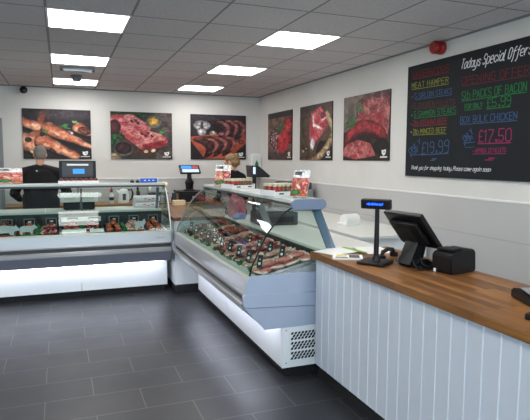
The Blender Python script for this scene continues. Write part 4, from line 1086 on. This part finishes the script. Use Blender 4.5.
part('drawer_front', t, M['black'], lambda b: box(b, (0, -.214, .075), (.40, .012, .12), .003))
part('lock', t, M['steel'], lambda b: cyl(b, (0, -.22, .085), (0, -.226, .085), .012), True)
t = thing('till_screen', 'black touch till with blue and white screen on a post above cash drawer', 'till', (1.955, 8.5, BT + .171), 0)
part('stand', t, M['black'], lambda b: lathe(b, [(.10, 0), (.095, .015), (.06, .03), (.065, .10), (.075, .14), (.04, .19), (.035, .30)]), True)
rt = Euler((-.9, 0, 0))
sc_ = part('screen_housing', t, M['black'], lambda b: box(b, (0, -.03, .345), (.34, .19, .03), .012, Euler((.75, 0, 0))))
Rm = Euler((.75, 0, 0)).to_matrix()
def onface(b, x0, x1, y0, y1): box(b, Vector((0, -.03, .345)) + Rm @ Vector(((x0 + x1) / 2, (y0 + y1) / 2, .016)), (x1 - x0, y1 - y0, .002), 0, Euler((.75, 0, 0)))
part('blue_screen', sc_, M['lcd'], lambda b: onface(b, -.14, .03, .005, .07))
part('white_keys', sc_, M['lcdpale'], lambda b: onface(b, -.13, .14, -.075, -.01))
part('red_keys', sc_, M['jarred'], lambda b: onface(b, .045, .14, .005, .07))
for k, (x, y, h, lab) in enumerate(((1.70, 8.46, .17, 'dark sauce bottle left of the till screen, tallest of three'), (1.66, 8.40, .12, 'short dark bottle nearest the slicer by the cash drawer'), (1.735, 8.40, .14, 'purple brown bottle touching the cash drawer side'))):
    t = thing('sauce_bottle', lab, 'bottle', (x, y, BT), 0, 'sauce bottles on the back counter')
    m = (M['darkgrey'], M['navy'], M['jarbrown'])[k]
    part('bottle_body', t, m, lambda b: lathe(b, [(.022, 0), (.026, .01), (.026, h * .6), (.012, h * .8), (.011, h)]), True)
    part('cap', t, M['blackm'], lambda b: lathe(b, [(.014, h), (.014, h + .022)]), True)
t = thing('cream_box', 'low cream cardboard box on the oak corner cabinet', 'box', (1.63, 7.80, .909), 0)
part('carton', t, M['cream'], lambda b: box(b, (0, 0, .03), (.17, .14, .06), .003))
part('lid', t, M['cream'], lambda b: box(b, (0, 0, .066), (.176, .146, .012), .002))

# ------------------------------------------------------------------ people
def eval_mesh(bm, mods):
    me = bpy.data.meshes.new('tmp'); bm.to_mesh(me); o = bpy.data.objects.new('tmp', me); C.objects.link(o)
    mods(o)
    dg = bpy.context.evaluated_depsgraph_get(); dg.update()
    r = bpy.data.meshes.new_from_object(o.evaluated_get(dg)); bpy.data.objects.remove(o); return r
def remesh(bm, vox, it=4):
    def mods(o):
        m = o.modifiers.new('r', 'REMESH'); m.mode = 'VOXEL'; m.voxel_size = vox
        s = o.modifiers.new('sm', 'SMOOTH'); s.factor = .5; s.iterations = it
    return eval_mesh(bm, mods)
def ellipsoid(bm, c, r, rot=None, sub=3):
    m = Matrix.Translation(c) @ (rot.to_matrix().to_4x4() if rot else Matrix()) @ Matrix.Diagonal((*r, 1))
    bmesh.ops.create_icosphere(bm, subdivisions=sub, radius=1, matrix=m)
def mesh_obj(name, me, m, parent, smooth=True):
    me.name = name; me.materials.clear(); me.materials.append(m)
    if smooth: me.polygons.foreach_set('use_smooth', [True] * len(me.polygons))
    o = bpy.data.objects.new(name, me); C.objects.link(o); o.parent = parent; return o
def limb(bm, a, ra, b, rb):
    a, b = Vector(a), Vector(b); n = max(4, int((b - a).length / min(.022, .75 * min(*ra, *rb))))
    for i in range(n + 1):
        k = i / n; c = a.lerp(b, k)
        r = tuple(x + (y - x) * k for x, y in zip(ra, rb))
        bmesh.ops.create_icosphere(bm, subdivisions=2, radius=1, matrix=Matrix.Translation(c) @ Matrix.Diagonal((*r, 1)))
def add_hand(J, chains, s, W, d, up):
    # W wrist; d pointing direction; up the back of the hand; fingers slightly curled
    d = Vector(d).normalized(); up = Vector(up).normalized(); side = d.cross(up).normalized()
    W = Vector(W)
    J[s + 'palm'] = (W + d * .05, (.036, .018)); chains.append([s + 'wr', s + 'palm'])
    for f, (off, ln) in enumerate(((-.028, .070), (-.009, .080), (.010, .075), (.028, .060))):
        a = W + d * .088 + side * off
        J[s + 'f%da' % f] = (a, .0095); J[s + 'f%db' % f] = (a + d * ln * .5 - up * .006, .0088); J[s + 'f%dc' % f] = (a + d * ln * .85 - up * .03, .0078)
        chains.append([s + 'palm', s + 'f%da' % f, s + 'f%db' % f, s + 'f%dc' % f])
    sg = -1 if s == 'R' else 1
    th = W + d * .035 - side * .035 * sg
    J[s + 't0'] = (th, .013); J[s + 't1'] = (th + d * .035 - side * .022 * sg - up * .008, .0105); J[s + 't2'] = (th + d * .06 - side * .022 * sg - up * .02, .009)
    chains.append([s + 'palm', s + 't0', s + 't1', s + 't2'])
def person(label, loc, rz, H, arms, lean, headtilt, headturn, hair, shw, hips):
    t = thing('person', label, 'person', loc, rz)
    k = H / 1.76
    hz = .93 * k; sh_z = 1.44 * k; fy = lean
    J = {'pel': (Vector((0, 0, hz)), (.155 * hips, .11)), 'wai': (Vector((0, fy * .3, 1.10 * k)), (.15 * hips, .105)), 'che': (Vector((0, fy * .7, 1.28 * k)), (.165 * shw, .115)), 'upc': (Vector((0, fy * .95, 1.40 * k)), (.14 * shw, .085)), 'nek': (Vector((0, fy * 1.05, 1.50 * k)), .058), 'hd': (Vector((0, fy * 1.15 + .01, 1.57 * k)), .055)}
    ch = [['pel', 'wai', 'che', 'upc', 'nek', 'hd']]
    for s, sg in (('L', -1), ('R', 1)):
        el, wr, hd_, up = arms[s]
        J[s + 'sh'] = (Vector((sg * .18 * shw, fy, sh_z - .045)), .058); J[s + 'el'] = (Vector(el), .046); J[s + 'wr'] = (Vector(wr), .030)
        ch.append(['upc', s + 'sh', s + 'el', s + 'wr'])
        add_hand(J, ch, s, wr, hd_, up)
        J[s + 'hip'] = (Vector((sg * .095 * hips, 0, hz - .08)), .088); J[s + 'kn'] = (Vector((sg * .10, .015, .50 * k)), .058); J[s + 'an'] = (Vector((sg * .105, -.01, .09)), .040); J[s + 'to'] = (Vector((sg * .12, .13, .035)), .034)
        ch.append(['pel', s + 'hip', s + 'kn', s + 'an', s + 'to'])
    bm = bmesh.new()
    r3 = lambda n: (J[n][1][0] * .84, J[n][1][1] * .84, .05) if isinstance(J[n][1], tuple) else (J[n][1],) * 3
    for c in ch:
        for a, b2 in zip(c, c[1:]):
            ra, rb = r3(a), r3(b2)
            if a in ('upc',) and b2[1:] == 'sh': ra = (.06, .06, .05)
            if a == 'pel' and b2[1:] == 'hip': ra = (.1, .09, .08)
            if b2 == 'hd' or b2 == 'nek': ra = (min(ra[0], .075), min(ra[1], .065), .04)
            if 'palm' in (a[1:], b2[1:]):
                ra = (min(ra[0], .034), min(ra[0], .034), .017) if a[1:] == 'palm' and b2[1] != 'f' else (ra if a[1:] != 'palm' else (.014, .014, .012))
                rb = (.034, .034, .018) if b2[1:] == 'palm' else rb
            limb(bm, J[a][0], ra, J[b2][0], rb)
    Hc = J['hd'][0] + Vector((0, .025, .075 * k)); RT = Euler((-headtilt, 0, headturn))
    R = RT.to_matrix()
    P = lambda x, y, z: Hc + R @ Vector((x, y, z))
    ellipsoid(bm, Hc, (.076, .096, .112), RT, 3); ellipsoid(bm, P(0, .03, -.055), (.058, .066, .062), RT); ellipsoid(bm, P(0, -.02, .025), (.078, .088, .088), RT)
    ellipsoid(bm, P(0, .105, -.012), (.014, .022, .024), RT, 2); ellipsoid(bm, P(0, .093, -.06), (.026, .014, .010), RT, 2); ellipsoid(bm, P(0, .082, -.095), (.024, .02, .02), RT, 2)
    for sg in (-1, 1):
        ellipsoid(bm, P(sg * .080, -.005, -.008), (.010, .022, .033), RT, 2); ellipsoid(bm, P(sg * .033, .086, .008), (.016, .011, .010), RT, 2); ellipsoid(bm, P(sg * .034, .086, .028), (.024, .012, .007), RT, 2)
    mesh_obj('body', remesh(bm, .0075, 3), M['skin'], t)
    for sg in (-1, 1):
        part('eye', t, mat('eye_dark', (60, 44, 36), .2), lambda b: ellipsoid(b, P(sg * .033, .0965, .008), (.009, .004, .0055), RT, 2), True)
    # hair
    hb = bmesh.new()
    if hair == 'short':
        ellipsoid(hb, P(0, -.018, .034), (.083, .094, .088), RT, 4); ellipsoid(hb, P(0, -.045, -.01), (.076, .064, .075), RT, 4)
        m = M['hairg']
    else:
        ellipsoid(hb, P(0, -.016, .03), (.088, .102, .096), RT, 4); ellipsoid(hb, P(0, -.05, -.02), (.078, .068, .085), RT, 4); ellipsoid(hb, P(0, -.115, .055), (.05, .048, .05), RT, 3); ellipsoid(hb, P(0, -.105, -.03), (.045, .04, .06), RT, 3)
        m = M['hairb']
    for v in list(hb.verts):
        q = R.transposed() @ (v.co - Hc)
        if q.y > .045 and q.z < .06: v.co += R @ Vector((0, -(q.y - .045), 0))
    mesh_obj('hair', remesh(hb, .009, 2), m, t)
    # jacket: torso and sleeves, one garment a little fuller than the body
    gb = bmesh.new(); V = lambda n: J[n][0]
    hm = Vector((0, .0, hz - .06))
    limb(gb, hm, (.185 * hips, .135, .05), V('wai'), (.185 * hips, .135, .05)); limb(gb, V('wai'), (.185 * hips, .135, .05), V('che'), (.20 * shw, .14, .06))
    limb(gb, V('che'), (.20 * shw, .14, .06), V('upc'), (.175 * shw, .122, .06)); limb(gb, V('upc'), (.16 * shw, .118, .055), V('upc') + Vector((0, .01, .085 * k)), (.078, .076, .03))
    for s, sg in (('L', -1), ('R', 1)):
        limb(gb, V('upc') + Vector((sg * .035, 0, .075)), (.06, .08, .045), V(s + 'sh') + Vector((0, 0, .0)), (.082, .088, .078))
        limb(gb, V(s + 'sh'), (.084, .086, .08), V(s + 'el'), (.066, .066, .066)); limb(gb, V(s + 'el'), (.066, .066, .066), V(s + 'el').lerp(V(s + 'wr'), .92), (.046, .046, .046))
    mesh_obj('jacket', remesh(gb, .011, 5), M['cloth'], t)
    tb = bmesh.new()
    for s, sg in (('L', -1), ('R', 1)):
        limb(tb, Vector((0, 0, hz - .02)), (.15, .11, .10), V(s + 'hip'), (.105, .115, .10)); limb(tb, V(s + 'hip'), (.105, .115, .10), V(s + 'kn'), (.08, .082, .08)); limb(tb, V(s + 'kn'), (.08, .082, .08), V(s + 'an') + Vector((0, 0, .0)), (.062, .066, .06))
    mesh_obj('trousers', remesh(tb, .012, 3), M['cloth'], t)
    for s, sg in (('L', -1), ('R', 1)):
        sb = bmesh.new(); ellipsoid(sb, J[s + 'an'][0] + Vector((sg * .008, .055, -.045)), (.052, .135, .045))
        for v in sb.verts: v.co.z = max(v.co.z, .001)
        link('shoe', sb, M['blackm'], t, True)
    return t, J
man, JM = person('person in black jacket, short grey hair, back turned, working at the back counter', (-.25, 7.72, 0), 0, 1.76,
    {'L': ((-.33, .06, 1.13), (-.285, .31, 1.03), (.25, 1, -.15), (0, .1, 1)), 'R': ((.33, .06, 1.13), (.20, .33, 1.04), (-.25, 1, -.1), (0, .1, 1))}, .05, .25, 0.0, 'short', 1.24, 1.2)
def apr(b):
    pts = [(-.24, 0), (.24, 0)]
    n = 14
    for zz0, zz1 in ((.45, 1.12),):
        A = []; 
        for k in range(n + 1):
            a = -PI * .5 + (k / n - .5) * PI * 1.15; A.append((.225 * math.cos(a), .165 * math.sin(a) + .01))
        B = [(x * 1.03, y * 1.03) for x, y in A]
        prism(b, A + B[::-1], zz0, zz1, 'Z')
part('apron_skirt', man, M['apronc'], apr)
part('jacket_mark', man, M['tagw'], lambda b: box(b, (-.04, -.112, 1.43), (.022, .003, .018), .001, Euler((.3, 0, .0))))
wom, JW = person('person in black top with blonde hair in a bun, back turned, behind the jar crate', (2.46, 7.60, 0), .5, 1.655,
    {'L': ((-.26, .08, 1.02), (-.14, .30, .98), (.4, 1, -.1), (0, .1, 1)), 'R': ((.27, .06, 1.02), (.16, .30, .98), (-.3, 1, -.1), (0, .1, 1))}, .06, .35, .35, 'bun', .98, 1.0)

# ------------------------------------------------------------------ light from outside, camera
wd = bpy.data.worlds.new('World'); SC.world = wd; wd.use_nodes = True
nt = wd.node_tree; nt.nodes.clear()
o = nt.nodes.new('ShaderNodeOutputWorld'); bg = nt.nodes.new('ShaderNodeBackground')
bg.inputs['Color'].default_value = (.69, .83, 1.0, 1); bg.inputs['Strength'].default_value = 2.1
nt.links.new(bg.outputs[0], o.inputs[0])

cam = bpy.data.cameras.new('camera'); co = bpy.data.objects.new('camera', cam); C.objects.link(co)
cam.sensor_width = 36; cam.sensor_fit = 'HORIZONTAL'; cam.lens = 530 / 530 * 36
RR = [[0.93323429, -0.03083219, 0.35794293], [-0.35924632, -0.09112589, 0.92878316], [0.00398145, -0.99536197, -0.09611816]]
right = Vector([r[0] for r in RR]); up = Vector([-r[1] for r in RR]); back = Vector([-r[2] for r in RR])
mw = Matrix((right, up, back)).transposed().to_4x4(); mw.translation = (0, 0, 1.6)
co.matrix_world = mw; cam.clip_start = .05
SC.camera = co
SC.view_settings.view_transform = 'Standard'; SC.view_settings.look = 'None'; SC.view_settings.gamma = 1.0; SC.view_settings.use_curve_mapping = False
SC.view_settings.exposure = 1.0
SC.cycles.use_denoising = True
SC.cycles.max_bounces = 8; SC.cycles.transparent_max_bounces = 16; SC.cycles.sample_clamp_indirect = 6.0
